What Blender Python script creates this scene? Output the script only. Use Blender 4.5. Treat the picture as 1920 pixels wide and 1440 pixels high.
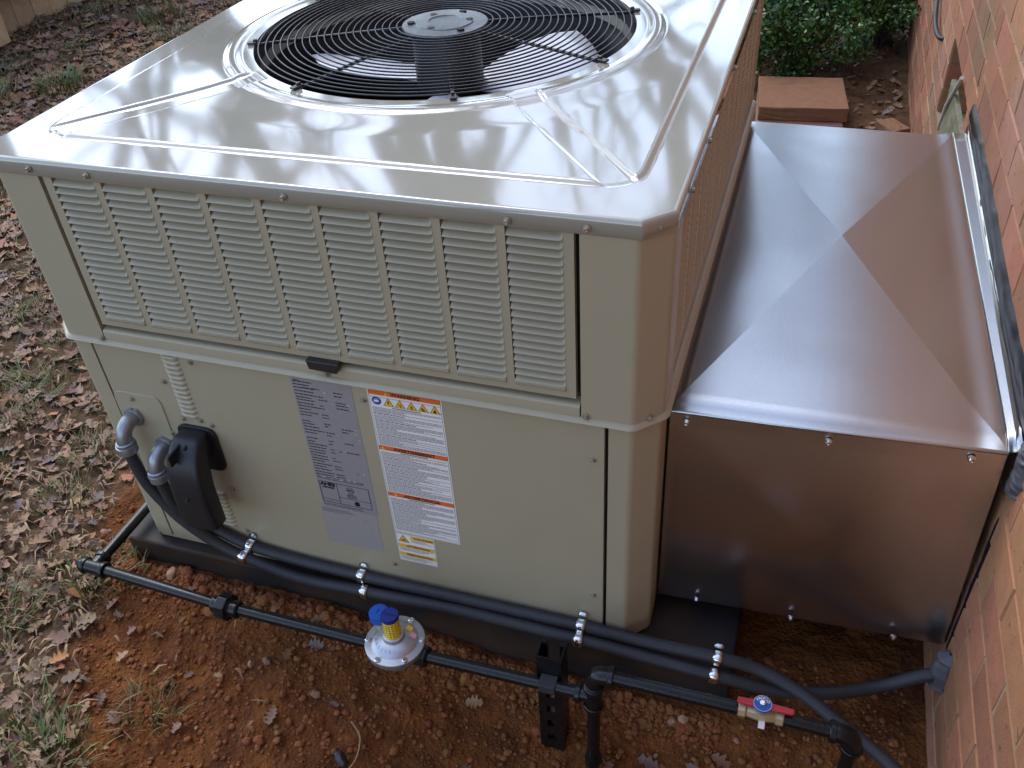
import bpy, math, random
import numpy as np
from mathutils import Vector, Matrix
random.seed(7); rng = np.random.default_rng(11)
S = bpy.context.scene
for o in list(bpy.data.objects): bpy.data.objects.remove(o)
C = S.collection
R = math.radians

# ------------------------------------------------------------------ camera
cd = bpy.data.cameras.new('camera'); cam = bpy.data.objects.new('camera', cd); C.objects.link(cam)
cd.sensor_fit = 'HORIZONTAL'; cd.sensor_width = 36.0; cd.lens = 1692.9 / 1920 * 36
cd.clip_start = 0.02; cd.clip_end = 400
CAM = Vector((1.2938, -1.0429, 1.4831))
cam.matrix_world = (Matrix.Translation(CAM) @ Matrix.Rotation(R(20.3397), 4, 'Z')
                    @ Matrix.Rotation(R(51.5402), 4, 'X') @ Matrix.Rotation(R(-4.0926), 4, 'Z'))
S.camera = cam
# ------------------------------------------------------------------ sky and sun
w = bpy.data.worlds.new('World'); S.world = w; w.use_nodes = True
nt = w.node_tree; bg = nt.nodes['Background']
sky = nt.nodes.new('ShaderNodeTexSky'); sky.sky_type = 'NISHITA'; sky.sun_disc = False
SUN_EL, SUN_AZ = 52, 312       # azimuth clockwise from +y
sky.sun_elevation = R(SUN_EL); sky.sun_rotation = R(SUN_AZ)
sky.dust_density = 1.0; sky.air_density = 1.0; sky.ozone_density = 1.0
hs = nt.nodes.new('ShaderNodeHueSaturation'); hs.inputs['Saturation'].default_value = 0.86
nt.links.new(sky.outputs[0], hs.inputs['Color']); nt.links.new(hs.outputs[0], bg.inputs[0])
bg.inputs[1].default_value = 0.15
sd = bpy.data.lights.new('sun', 'SUN'); sd.energy = 0.5; sd.angle = R(30); sd.color = (1, .99, .975)
sun = bpy.data.objects.new('sun', sd); C.objects.link(sun)
sun.location = (-3, -4, 6)
sdir = Vector((math.sin(R(SUN_AZ)) * math.cos(R(SUN_EL)), math.cos(R(SUN_AZ)) * math.cos(R(SUN_EL)), math.sin(R(SUN_EL))))
sun.rotation_euler = sdir.to_track_quat('Z', 'Y').to_euler()
S.view_settings.view_transform = 'Standard'; S.view_settings.look = 'None'
S.view_settings.gamma = 1; S.view_settings.exposure = 1.74
try: S.view_settings.use_curve_mapping = False
except Exception: pass
S.render.engine = 'CYCLES'

# ------------------------------------------------------------------ materials
def mat(name, col, rough=.5, metal=0., spec=.5, var=None, bump=None, coat=0., ior=1.5, rvar=None, col2=None, obj_rand=0., trans=0., coatr=.05):
    """var=(scale, amount) brightness mottling; bump=(scale,strength,distance); rvar=(scale,amount)"""
    m = bpy.data.materials.new(name); m.use_nodes = True
    n, l = m.node_tree.nodes, m.node_tree.links; p = n['Principled BSDF']
    p.inputs['Roughness'].default_value = rough; p.inputs['Metallic'].default_value = metal
    p.inputs['IOR'].default_value = ior; p.inputs['Specular IOR Level'].default_value = spec
    p.inputs['Coat Weight'].default_value = coat; p.inputs['Coat Roughness'].default_value = coatr
    geo = n.new('ShaderNodeNewGeometry'); pos = geo.outputs['Position']
    base = n.new('ShaderNodeRGB'); base.outputs[0].default_value = (*col, 1); cur = base.outputs[0]
    def noise(scale, detail=4):
        t = n.new('ShaderNodeTexNoise'); t.inputs['Scale'].default_value = scale; t.inputs['Detail'].default_value = detail
        l.new(pos, t.inputs['Vector']); return t
    if col2 is not None:
        t = noise(var[0] if var else 8); rp = n.new('ShaderNodeValToRGB')
        rp.color_ramp.elements[0].position = .4; rp.color_ramp.elements[1].position = .62
        l.new(t.outputs['Fac'], rp.inputs[0])
        mx = n.new('ShaderNodeMix'); mx.data_type = 'RGBA'; l.new(rp.outputs[0], mx.inputs[0])
        l.new(cur, mx.inputs[6]); mx.inputs[7].default_value = (*col2, 1); cur = mx.outputs[2]
    if obj_rand or var:
        hsv = n.new('ShaderNodeHueSaturation'); l.new(cur, hsv.inputs['Color'])
        val = None
        if var:
            t = noise(var[0] * 1.7); mr = n.new('ShaderNodeMapRange')
            mr.inputs[1].default_value = .15; mr.inputs[2].default_value = .85
            mr.inputs[3].default_value = 1 - var[1]; mr.inputs[4].default_value = 1 + var[1]
            l.new(t.outputs['Fac'], mr.inputs[0]); val = mr.outputs[0]
        if obj_rand:
            oi = n.new('ShaderNodeObjectInfo'); ad = n.new('ShaderNodeMath'); ad.operation = 'ADD'
            l.new(oi.outputs['Random'], ad.inputs[0]); l.new(geo.outputs['Random Per Island'], ad.inputs[1])
            fr = n.new('ShaderNodeMath'); fr.operation = 'FRACT'; l.new(ad.outputs[0], fr.inputs[0])
            mr2 = n.new('ShaderNodeMapRange'); mr2.inputs[3].default_value = 1 - obj_rand; mr2.inputs[4].default_value = 1 + obj_rand
            l.new(fr.outputs[0], mr2.inputs[0])
            if val is None: val = mr2.outputs[0]
            else:
                mu = n.new('ShaderNodeMath'); mu.operation = 'MULTIPLY'; l.new(val, mu.inputs[0]); l.new(mr2.outputs[0], mu.inputs[1]); val = mu.outputs[0]
            f7 = n.new('ShaderNodeMath'); f7.operation = 'MULTIPLY_ADD'; l.new(fr.outputs[0], f7.inputs[0]); f7.inputs[1].default_value = 7.31; f7.inputs[2].default_value = 0
            f8 = n.new('ShaderNodeMath'); f8.operation = 'FRACT'; l.new(f7.outputs[0], f8.inputs[0])
            mr3 = n.new('ShaderNodeMapRange'); mr3.inputs[3].default_value = .5 - obj_rand * .05; mr3.inputs[4].default_value = .5 + obj_rand * .05
            l.new(f8.outputs[0], mr3.inputs[0]); l.new(mr3.outputs[0], hsv.inputs['Hue'])
        l.new(val, hsv.inputs['Value']); cur = hsv.outputs[0]
    l.new(cur, p.inputs['Base Color'])
    if rvar:
        t = noise(rvar[0]); mr = n.new('ShaderNodeMapRange'); mr.inputs[1].default_value = .1; mr.inputs[2].default_value = .9
        mr.inputs[3].default_value = max(.02, rough - rvar[1]); mr.inputs[4].default_value = rough + rvar[1]
        l.new(t.outputs['Fac'], mr.inputs[0]); l.new(mr.outputs[0], p.inputs['Roughness'])
    if bump:
        t = noise(bump[0], 3); b = n.new('ShaderNodeBump'); b.inputs['Strength'].default_value = bump[1]; b.inputs['Distance'].default_value = bump[2]
        l.new(t.outputs['Fac'], b.inputs['Height']); l.new(b.outputs[0], p.inputs['Normal'])
    if trans:
        p.inputs['Transmission Weight'].default_value = trans
    return m
M = {}
M['paint'] = mat('beige_paint', (.365, .322, .222), .36, var=(5, .035), bump=(900, .10, .0006), rvar=(30, .06))
M['cap'] = mat('beige_gloss_paint', (.30, .285, .23), .09, var=(4, .03), spec=.75, coat=1., ior=1.55, rvar=(14, .05), coatr=.06)
M['dark'] = mat('dark_interior', (.012, .012, .013), .8)
M['gap'] = mat('panel_gap', (.03, .027, .022), .8)
M['coil'] = mat('coil_fins', (.10, .075, .06), .5, metal=.4, var=(40, .3), bump=(300, .5, .002))
M['black_wire'] = mat('black_vinyl_wire', (.014, .014, .016), .33)
M['motor'] = mat('motor_black', (.022, .021, .023), .4, var=(30, .3))
M['hub'] = mat('grey_motor_plate', (.10, .11, .11), .35, metal=.55, var=(40, .35))
M['alu'] = mat('blade_aluminium', (.74, .76, .80), .45, metal=.25, var=(10, .1))  # sky reflection on the blades put into this pale bluish base colour
M['screw'] = mat('painted_screw', (.30, .265, .20), .38, metal=.35, var=(60, .3))
M['zinc'] = mat('zinc_bright', (.78, .79, .80), .18, metal=1., rvar=(80, .08))
M['galv'] = mat('galvanised_sheet', (.50, .495, .49), .23, metal=1., var=(110, .05), bump=(5, .04, .002))
M['galv_f'] = mat('galvanised_front', (.56, .55, .54), .27, metal=1., var=(110, .06), bump=(4, .08, .006))
M['pad'] = mat('pad_composite', (.015, .015, .017), .55, spec=.25, col2=(.040, .025, .017), var=(7, .25), bump=(120, .35, .002))
M['hood'] = mat('black_plastic', (.014, .014, .017), .42, spec=.4, var=(20, .15), bump=(500, .15, .0006))
M['cast'] = mat('cast_zinc_fitting', (.30, .31, .34), .38, metal=.75, var=(40, .2))
M['hose'] = mat('grey_pvc_jacket', (.034, .035, .040), .5, spec=.35, var=(25, .15), bump=(200, .12, .001))
M['pipe'] = mat('black_painted_pipe', (.007, .007, .008), .26, spec=.35, var=(25, .3), bump=(160, .25, .0012), rvar=(40, .08))
M['regal'] = mat('cast_aluminium', (.43, .44, .47), .38, metal=.8, var=(30, .12), bump=(260, .25, .001))
M['blue'] = mat('blue_plastic', (.012, .085, .40), .38)
M['navy'] = mat('navy_plastic', (.008, .025, .19), .34)
M['yellow'] = mat('yellow_label', (.78, .56, .03), .45)
M['brass'] = mat('yellow_brass', (.46, .36, .22), .40, metal=.7, var=(40, .2))
M['red'] = mat('red_vinyl', (.42, .018, .025), .4)
M['white'] = mat('white_print', (.78, .75, .73), .42)
M['pinkw'] = mat('pink_tag', (.72, .35, .45), .5)
M['orange'] = mat('orange_print', (.72, .145, .028), .42)
M['amber'] = mat('amber_print', (.80, .46, .04), .42)
M['ink'] = mat('black_ink', (.02, .018, .018), .5)
M['inkg'] = mat('grey_ink', (.13, .12, .125), .5)
M['cobalt'] = mat('cobalt_print', (.012, .07, .32), .42)
M['foil'] = mat('grey_foil_label', (.33, .315, .325), .33, metal=.2, var=(60, .06))
M['foil2'] = mat('pale_foil_label', (.42, .40, .385), .33, metal=.3, var=(60, .05))
M['pale_mark'] = mat('pale_foil_mark', (.55, .54, .56), .3, metal=.3)  # lighter foil tone for the small random patches on the rating plate
M['tar'] = mat('black_sealant', (.006, .006, .011), .4, spec=.3, var=(30, .4), bump=(40, .4, .002))
M['tarfoil'] = mat('mastic_tape_edge', (.075, .073, .085), .5, var=(22, .5), bump=(60, .4, .002))
M['mortar'] = mat('mortar', (.28, .195, .115), .9, var=(30, .2), bump=(150, .6, .003))
M['paver'] = mat('tan_paver', (.22, .105, .05), .9, var=(20, .2), bump=(160, .6, .003))  # tan darkened to carry the shade of shrub and house
M['paver2'] = mat('rose_paver', (.27, .13, .105), .9, var=(20, .2), bump=(160, .6, .003))
M['wood'] = mat('weathered_cedar', (.42, .27, .14), .8, var=(14, .25), bump=(70, .5, .003), obj_rand=.22)
M['bark'] = mat('bark', (.085, .075, .065), .9, var=(9, .35), bump=(25, .8, .02))
M['soffit'] = mat('soffit_paint', (.55, .53, .48), .6, var=(3, .05))
M['cement'] = mat('mossy_cement_board', (.21, .19, .13), .9, var=(24, .35), col2=(.12, .125, .06), bump=(90, .5, .004))
M['whitestick'] = mat('bleached_stick', (.52, .49, .43), .7, var=(40, .15))
M['cable'] = mat('dark_cable', (.02, .022, .03), .45)
M['grass'] = mat('green_grass', (.095, .125, .030), .55, obj_rand=.3, var=(20, .3))
M['straw'] = mat('dead_grass_straw', (.21, .13, .068), .7, obj_rand=.6, var=(20, .3))
M['boxleaf'] = mat('boxwood_leaf', (.045, .115, .022), .33, obj_rand=.65)
LEAFC = [(.19, .092, .042), (.255, .145, .070), (.125, .068, .036), (.205, .115, .072), (.265, .105, .036), (.15, .105, .092)]
for i, c in enumerate(LEAFC):
    M['leaf%d' % i] = mat('dry_leaf_%d' % i, c, .62, obj_rand=.38, var=(60, .2), bump=(120, .4, .002))
M['clod'] = mat('red_clay_clod', (.19, .065, .018), .95, obj_rand=.22, var=(40, .25), bump=(200, .6, .003))
M['stone'] = mat('pale_clod', (.30, .17, .10), .9, obj_rand=.35, var=(50, .2), bump=(200, .5, .002))

def brick_material():
    m = mat('common_brick', (.315, .130, .064), .88, var=(26, .16), bump=(220, .45, .0025), obj_rand=.20)
    n, l = m.node_tree.nodes, m.node_tree.links; p = n['Principled BSDF']
    src = p.inputs['Base Color'].links[0].from_socket
    geo = n.new('ShaderNodeNewGeometry')
    def layer(src, scale, lo, hi, col, amt, zfade=None):
        t = n.new('ShaderNodeTexNoise'); t.inputs['Scale'].default_value = scale; t.inputs['Detail'].default_value = 6
        l.new(geo.outputs['Position'], t.inputs['Vector'])
        r = n.new('ShaderNodeMapRange'); r.inputs[1].default_value = lo; r.inputs[2].default_value = hi; r.inputs[4].default_value = amt
        l.new(t.outputs['Fac'], r.inputs[0])
        mx = n.new('ShaderNodeMix'); mx.data_type = 'RGBA'; l.new(r.outputs[0], mx.inputs[0]); l.new(src, mx.inputs[6]); mx.inputs[7].default_value = (*col, 1)
        return mx.outputs[2]
    c = layer(src, 3.2, .52, .72, (.44, .27, .20), .4)      # lime bloom
    c = layer(c, 2.4, .54, .70, (.17, .13, .055), .55)        # moss film
    c = layer(c, 45, .64, .70, (.05, .03, .02), .8)           # specks
    l.new(c, p.inputs['Base Color']); return m
M['brick'] = brick_material()

def ground_material():
    m = bpy.data.materials.new('clay_and_litter'); m.use_nodes = True
    n, l = m.node_tree.nodes, m.node_tree.links; p = n['Principled BSDF']; p.inputs['Roughness'].default_value = .95
    p.inputs['Specular IOR Level'].default_value = .2
    geo = n.new('ShaderNodeNewGeometry')
    at = n.new('ShaderNodeAttribute'); at.attribute_name = 'litter'
    def ramp(scale, cols, detail=8):
        t = n.new('ShaderNodeTexNoise'); t.inputs['Scale'].default_value = scale; t.inputs['Detail'].default_value = detail; t.inputs['Roughness'].default_value = .65
        l.new(geo.outputs['Position'], t.inputs['Vector']); r = n.new('ShaderNodeValToRGB')
        e = r.color_ramp.elements; e[0].position = .28; e[0].color = (*cols[0], 1); e[1].position = .74; e[1].color = (*cols[-1], 1)
        for i, c in enumerate(cols[1:-1]):
            q = e.new(.28 + .46 * (i + 1) / (len(cols) - 1)); q.color = (*c, 1)
        l.new(t.outputs['Fac'], r.inputs[0]); return r.outputs[0]
    clay = ramp(13, [(.050, .019, .007), (.115, .040, .012), (.172, .060, .015), (.235, .088, .022)])
    lit = ramp(20, [(.032, .020, .012), (.080, .046, .025), (.13, .075, .039), (.10, .075, .032)])
    mx = n.new('ShaderNodeMix'); mx.data_type = 'RGBA'; l.new(at.outputs['Fac'], mx.inputs[0]); l.new(clay, mx.inputs[6]); l.new(lit, mx.inputs[7])
    t = n.new('ShaderNodeTexVoronoi'); t.inputs['Scale'].default_value = 95; l.new(geo.outputs['Position'], t.inputs['Vector'])
    t2 = n.new('ShaderNodeTexNoise'); t2.inputs['Scale'].default_value = 220; t2.inputs['Detail'].default_value = 5; l.new(geo.outputs['Position'], t2.inputs['Vector'])
    ad = n.new('ShaderNodeMath'); ad.operation = 'ADD'; l.new(t.outputs['Distance'], ad.inputs[0]); l.new(t2.outputs['Fac'], ad.inputs[1])
    b = n.new('ShaderNodeBump'); b.inputs['Strength'].default_value = .9; b.inputs['Distance'].default_value = .006
    l.new(ad.outputs[0], b.inputs['Height']); l.new(b.outputs[0], p.inputs['Normal'])
    l.new(mx.outputs[2], p.inputs['Base Color']); return m
M['ground'] = ground_material()

# ------------------------------------------------------------------ mesh helpers
class MB:
    def __init__(s): s.v = []; s.f = []
    def add(s, vs, fs):
        o = len(s.v); s.v += [tuple(q) for q in vs]; s.f += [tuple(i + o for i in f) for f in fs]; return s
    def box(s, a, b, mtx=None):
        x0, y0, z0 = a; x1, y1, z1 = b
        vs = [(x0, y0, z0), (x1, y0, z0), (x1, y1, z0), (x0, y1, z0), (x0, y0, z1), (x1, y0, z1), (x1, y1, z1), (x0, y1, z1)]
        if mtx is not None: vs = [mtx @ Vector(q) for q in vs]
        return s.add(vs, [(0, 3, 2, 1), (4, 5, 6, 7), (0, 1, 5, 4), (1, 2, 6, 5), (2, 3, 7, 6), (3, 0, 4, 7)])
    def tube(s, path, r, n=12, caps=True, closed=False):
        P = [Vector(q) for q in path]; m = len(P)
        rr = r if hasattr(r, '__len__') else [r] * m
        T = []
        for i in range(m):
            a = P[(i - 1) % m] if (closed or i) else P[0]; b = P[(i + 1) % m] if (closed or i < m - 1) else P[-1]
            T.append((b - a).normalized())
        up = Vector((0, 0, 1)) if abs(T[0].z) < .9 else Vector((1, 0, 0))
        u = T[0].cross(up).normalized(); rings = []
        for i in range(m):
            u = (u - T[i] * u.dot(T[i])).normalized(); vv = T[i].cross(u)
            rings.append([P[i] + (u * math.cos(2 * math.pi * k / n) + vv * math.sin(2 * math.pi * k / n)) * rr[i] for k in range(n)])
        vs = [q for g in rings for q in g]; fs = []
        for i in range(m if closed else m - 1):
            for k in range(n):
                a = i * n + k; b = i * n + (k + 1) % n; j = (i + 1) % m
                fs.append((a, j * n + k, j * n + (k + 1) % n, b))
        if caps and not closed:
            fs.append(tuple(range(n))); fs.append(tuple(reversed(range((m - 1) * n, m * n))))
        return s.add(vs, fs)
    def lathe(s, prof, n=24, mtx=None, cap=True):
        """profile [(r,z)...] about local z"""
        vs = []; fs = []
        for r, z in prof:
            for k in range(n): vs.append(Vector((r * math.cos(2 * math.pi * k / n), r * math.sin(2 * math.pi * k / n), z)))
        for i in range(len(prof) - 1):
            for k in range(n):
                fs.append((i * n + k, i * n + (k + 1) % n, (i + 1) * n + (k + 1) % n, (i + 1) * n + k))
        if cap: fs.append(tuple(reversed(range(n)))); fs.append(tuple(range((len(prof) - 1) * n, len(prof) * n)))
        if mtx is not None: vs = [mtx @ q for q in vs]
        return s.add(vs, fs)
    def prism(s, poly, f0, f1):
        """poly list of 2D; f0,f1 map 2D -> 3D for the two ends"""
        n = len(poly); vs = [f0(*q) for q in poly] + [f1(*q) for q in poly]
        fs = [tuple(range(n)), tuple(reversed(range(n, 2 * n)))] + [(i, i + n, (i + 1) % n + n, (i + 1) % n) for i in range(n)]
        return s.add(vs, fs)
    def mesh(s, name, m=None, smooth=None):
        me = bpy.data.meshes.new(name); me.from_pydata(s.v, [], s.f); me.validate()
        if m is not None: me.materials.append(m if not isinstance(m, str) else M[m])
        fixn(me)
        if smooth:
            me.polygons.foreach_set('use_smooth', [True] * len(me.polygons)); me.set_sharp_from_angle(angle=R(smooth))
        me.update(); return me
    def build(s, name, m, parent=None, smooth=None, bevel=0, seg=2):
        o = link(name, s.mesh(name, m, smooth), parent)
        if smooth and len(s.f) < 4000:
            wn = o.modifiers.new('wn', 'WEIGHTED_NORMAL'); wn.keep_sharp = True
        if bevel:
            b = o.modifiers.new('bevel', 'BEVEL'); b.width = bevel; b.segments = seg; b.limit_method = 'ANGLE'; b.angle_limit = R(35); b.harden_normals = False
        return o
def fixn(me):
    import bmesh
    if len(me.polygons) > 30000: return
    bm = bmesh.new(); bm.from_mesh(me); bmesh.ops.recalc_face_normals(bm, faces=bm.faces); bm.to_mesh(me); bm.free()
def link(name, me, parent=None):
    o = bpy.data.objects.new(name, me); C.objects.link(o)
    if parent is not None: o.parent = parent; o.matrix_parent_inverse = Matrix.Identity(4); 
    if parent is not None and parent.location.length: o.location = -wloc(parent)
    return o
def wloc(o):
    v = o.location.copy()
    while o.parent is not None: o = o.parent; v = v + o.location
    return v
def thing(name, loc, label, cat, group=None):
    o = bpy.data.objects.new(name, None); C.objects.link(o); o.location = loc; o.empty_display_size = .05
    return tag(o, label, cat, group)
def tag(o, label, cat, group=None):
    o['label'] = label; o['category'] = cat
    if group: o['group'] = group
    return o
def kind(o, k): o['kind'] = k; return o
def spline(pts, k=8):
    P = [Vector(q) for q in pts]; P = [P[0] * 2 - P[1]] + P + [P[-1] * 2 - P[-2]]; out = []
    for i in range(1, len(P) - 2):
        a, b, c, d = P[i - 1:i + 3]
        for j in range(k):
            t = j / k
            out.append(.5 * ((2 * b) + (c - a) * t + (2 * a - 5 * b + 4 * c - d) * t * t + (3 * b - a - 3 * c + d) * t ** 3))
    out.append(P[-2]); return out
def axis_m(p, d):
    return Matrix.Translation(Vector(p)) @ Vector(d).normalized().to_track_quat('Z', 'Y').to_matrix().to_4x4()
def bulk(name, V, F, m, parent=None, smooth=False):
    """fast numpy mesh: F (n,k) faces"""
    me = bpy.data.meshes.new(name); V = np.asarray(V, np.float32); F = np.asarray(F, np.int32)
    me.vertices.add(len(V)); me.vertices.foreach_set('co', V.ravel())
    k = F.shape[1]; me.loops.add(F.size); me.loops.foreach_set('vertex_index', F.ravel())
    me.polygons.add(len(F)); me.polygons.foreach_set('loop_start', np.arange(0, F.size, k, dtype=np.int32))
    me.polygons.foreach_set('loop_total', np.full(len(F), k, np.int32))
    if smooth: me.polygons.foreach_set('use_smooth', np.ones(len(F), bool))
    me.materials.append(M[m]); me.update(calc_edges=True); me.validate()
    return link(name, me, parent)
def sstep(a, b, x):
    t = np.clip((x - a) / (b - a), 0, 1); return t * t * (3 - 2 * t)
def vnoise(x, y, s, seed=0):
    x = np.asarray(x, float) * s + seed * 17.3; y = np.asarray(y, float) * s - seed * 9.1
    xi = np.floor(x).astype(np.int64); yi = np.floor(y).astype(np.int64); fx = x - xi; fy = y - yi
    fx = fx * fx * (3 - 2 * fx); fy = fy * fy * (3 - 2 * fy)
    def h(a, b):
        q = (a * 374761393 + b * 668265263 + seed * 1442695) & 0x7fffffff
        q = ((q ^ (q >> 13)) * 1274126177) & 0x7fffffff
        return ((q ^ (q >> 16)) & 0xffff) / 65535.
    return (h(xi, yi) * (1 - fx) + h(xi + 1, yi) * fx) * (1 - fy) + (h(xi, yi + 1) * (1 - fx) + h(xi + 1, yi + 1) * fx) * fy

# ------------------------------------------------------------------ ground
WALLX = 1.667
def litter_mask(x, y):
    x = np.asarray(x, float); y = np.asarray(y, float)
    b = -.13 - .62 * np.minimum(y, 0) + .16 * (vnoise(x, y, 6, 3) - .5) + .10 * (vnoise(x, y, 17, 4) - .5)
    left = sstep(.05, -.10, x - b)
    back = sstep(1.35, 1.6, y + .1 * vnoise(x, y, 8, 5)) * .85
    front = sstep(-.58, -.75, y)
    return np.clip(np.maximum(np.maximum(left, back), front), 0, 1)
def G(x, y):
    x = np.asarray(x, float); y = np.asarray(y, float)
    near = sstep(1.0, .3, y)
    g = -.068 - near * .045 * sstep(.3, 1.1, x) - near * .05 * sstep(-.03, -.15, y) * sstep(.45, 1.0, x) - near * .025 * sstep(-.05, -.3, y) * sstep(.0, .4, x)
    lm = litter_mask(x, y)
    d = .016 * (vnoise(x, y, 8, 1) - .5) + .013 * (vnoise(x, y, 21, 2) - .5) + .008 * (vnoise(x, y, 55, 6) - .5) + .0045 * (vnoise(x, y, 130, 7) - .5)
    li = .05 * (vnoise(x, y, 2.2, 8) - .5) + .018 * (vnoise(x, y, 11, 9) - .5) + .010 * (vnoise(x, y, 40, 10) - .5)
    # trench lip of loose clods along the pad
    tr = .010 * np.exp(-((y + .07) / .03) ** 2) * (vnoise(x, y, 34, 12)) * sstep(1.25, 1.1, x)
    return g + d * (1 - lm) + li * lm + tr
def axis(parts):
    out = []
    for a, b, s in parts: out += list(np.arange(a, b, s))
    return np.array(out)
gx = axis([(-90, -20, 7), (-20, -5, 1.2), (-5, -1, .03), (-1, 1.75, .0075), (1.75, 4, .1), (4, 20, 1.5), (20, 91, 8)])
gy = axis([(-90, -20, 7), (-20, -2, 1.2), (-2, -.8, .05), (-.8, .5, .0075), (.5, 6, .03), (6, 20, .5), (20, 91, 7)])
X, Y = np.meshgrid(gx, gy); Z = G(X, Y)
nx, ny = len(gx), len(gy)
idx = np.arange(nx * ny).reshape(ny, nx)
F = np.stack([idx[:-1, :-1], idx[:-1, 1:], idx[1:, 1:], idx[1:, :-1]], -1).reshape(-1, 4)
ground = bulk('ground', np.stack([X, Y, Z], -1).reshape(-1, 3), F, 'ground', smooth=True); kind(ground, 'structure')
at = ground.data.attributes.new('litter', 'FLOAT', 'POINT'); at.data.foreach_set('value', litter_mask(X, Y).ravel().astype(np.float32))

# ------------------------------------------------------------------ equipment pad
pad = MB().box((-.032, -.024, -.125), (1.306, 1.44, -.001)).build('equipment_pad', 'pad', None, bevel=.006)
tag(pad, 'dark grey composite pad lying on red clay under the beige unit', 'pad')

# ------------------------------------------------------------------ packaged unit
W, D, c = 1.14, 1.37, .040
PU, PL = .082, .040
ZS, ZL, ZC = .552, .883, .9105
DU = .004
unit = thing('packaged_air_unit', (W / 2, D / 2, 0), 'large beige louvred packaged air conditioner with round fan guard on top', 'air conditioner')
def outline(x0, y0, x1, y1, c, r=0):
    return [(x0 + c, y0), (x1 - c, y0), (x1, y0 + c), (x1, y1 - c), (x1 - c, y1), (x0 + c, y1), (x0, y1 - c), (x0, y0 + c)]
def rounded(poly, rad, n=4):
    out = []; m = len(poly)
    for i in range(m):
        p = Vector(poly[i]).to_3d(); a = (Vector(poly[i - 1]).to_3d() - p).normalized(); b = (Vector(poly[(i + 1) % m]).to_3d() - p).normalized()
        half = math.acos(max(-1, min(1, a.dot(b)))) / 2; t = rad / math.tan(half) if half > .01 else rad
        p0 = p + a * t; p1 = p + b * t
        for k in range(n + 1):
            s = k / n; q = p0 * (1 - s) ** 2 + p * 2 * s * (1 - s) + p1 * s * s; out.append((q.x, q.y))
    return out
def vprism(mb, poly, z0, z1): return mb.prism(poly, lambda x, y: (x, y, z0), lambda x, y: (x, y, z1))
# lower chassis
base = MB(); vprism(base, outline(.004, .004, W - .004, D - .004, c), .0, .012)
base.build('base_rail', 'paint', unit, bevel=.001)
core = MB(); vprism(core, outline(.012, .014, W - .012, D - .014, c), .012, ZS - .002)
core.build('inner_chassis', 'gap', unit)
def post(side, z0, z1, width, dy):
    """chamfered corner post, side -1 left, 1 right (front); dy proud"""
    pts = [(W - c - width, -dy), (W - c + dy * .4, -dy), (W + dy, c - dy * .4), (W + dy, c + .05), (W - .010, c + .05), (W - .010, c + .002), (W - c - .002, .010), (W - c - width, .010)]
    r = []
    for i, p in enumerate(pts): r.append(p)
    arc = []
    P = [Vector((*q, 0)) for q in pts]
    for i, p in enumerate(P):
        if i in (1, 2):
            a = (P[i - 1] - p).normalized(); b = (P[i + 1] - p).normalized(); t = .007
            for k in range(5):
                s = k / 4; q = (p + a * t) * (1 - s) ** 2 + p * 2 * s * (1 - s) + (p + b * t) * s * s; arc.append((q.x, q.y))
        else: arc.append((p.x, p.y))
    if side < 0: arc = [(W - x, y) for x, y in arc]
    mb = MB(); vprism(mb, arc, z0, z1); return mb
for s in (-1, 1):
    post(s, .012, ZS - .004, PL - .003, 0).build('lower_corner_post', 'paint', unit, smooth=30)
    post(s, ZS + .003, ZL + .002, PU - .002, DU).build('upper_corner_post', 'paint', unit, smooth=30)
# rear posts and side/back panels
for s in (-1, 1):
    for z0, z1 in ((.012, ZS), (ZS, ZL)):
        pts = [(W, D - .12), (W, D - c), (W - c, D), (W - .12, D), (W - .12, D - .01), (W - .02, D - .12)]
        if s < 0: pts = [(W - x, y) for x, y in pts]
        mb = MB(); vprism(mb, pts, z0, z1); mb.build('rear_corner_post', 'paint', unit)
MB().box((.001, c + .055, .012), (.011, D - .125, ZS)).build('lower_side_panel', 'paint', unit)
MB().box((W - .011, c + .055, .012), (W - .001, D - .125, ZS)).build('lower_side_panel', 'paint', unit)
MB().box((.125, D - .012, .012), (W - .125, D - .002, ZL)).build('rear_panel', 'paint', unit)
# seam lip all round between lower and upper section
def loop_strip(poly, prof):
    """sweep (offset,z) profile round a closed 2D polygon, offset outward"""
    m = len(poly); P = [Vector((*q, 0)) for q in poly]; mb = MB(); vs = []; k = len(prof)
    for i in range(m):
        a = (P[i] - P[i - 1]).normalized(); b = (P[(i + 1) % m] - P[i]).normalized()
        na = Vector((a.y, -a.x, 0)); nb = Vector((b.y, -b.x, 0)); nn = (na + nb); nn = nn / max(.2, nn.dot(na))
        for o, z in prof: q = P[i] + nn * o; vs.append((q.x, q.y, z))
    fs = []
    for i in range(m):
        j = (i + 1) % m
        for t in range(k): fs.append((i * k + t, j * k + t, j * k + (t + 1) % k, i * k + (t + 1) % k))
    return mb.add(vs, fs)
lipo = rounded(outline(0, 0, W, D, c), .010, 3)
loop_strip(lipo, [(-.006, ZS + .006), (DU + .001, ZS + .006), (DU + .0062, ZS + .002), (DU + .0075, ZS - .0015), (DU + .006, ZS - .003), (-.006, ZS - .003)]).build('seam_lip', 'paint', unit, smooth=50)
# rail under louvre panel with rolled upper edge
MB().prism([(-DU - .0005, ZS + .0062), (-DU - .0005, .575), (-DU + .002, .5785), (.004, .5805), (.018, .581), (.018, ZS + .0062)],
           lambda y, z: (c + PU + .0005, y, z), lambda y, z: (W - c - PU - .0005, y, z)).build('middle_rail', 'paint', unit, smooth=45)
MB().box((c + PU - .004, .019, .578), (W - c - PU + .004, .024, ZL)).build('inner_lining', 'gap', unit)
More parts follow.
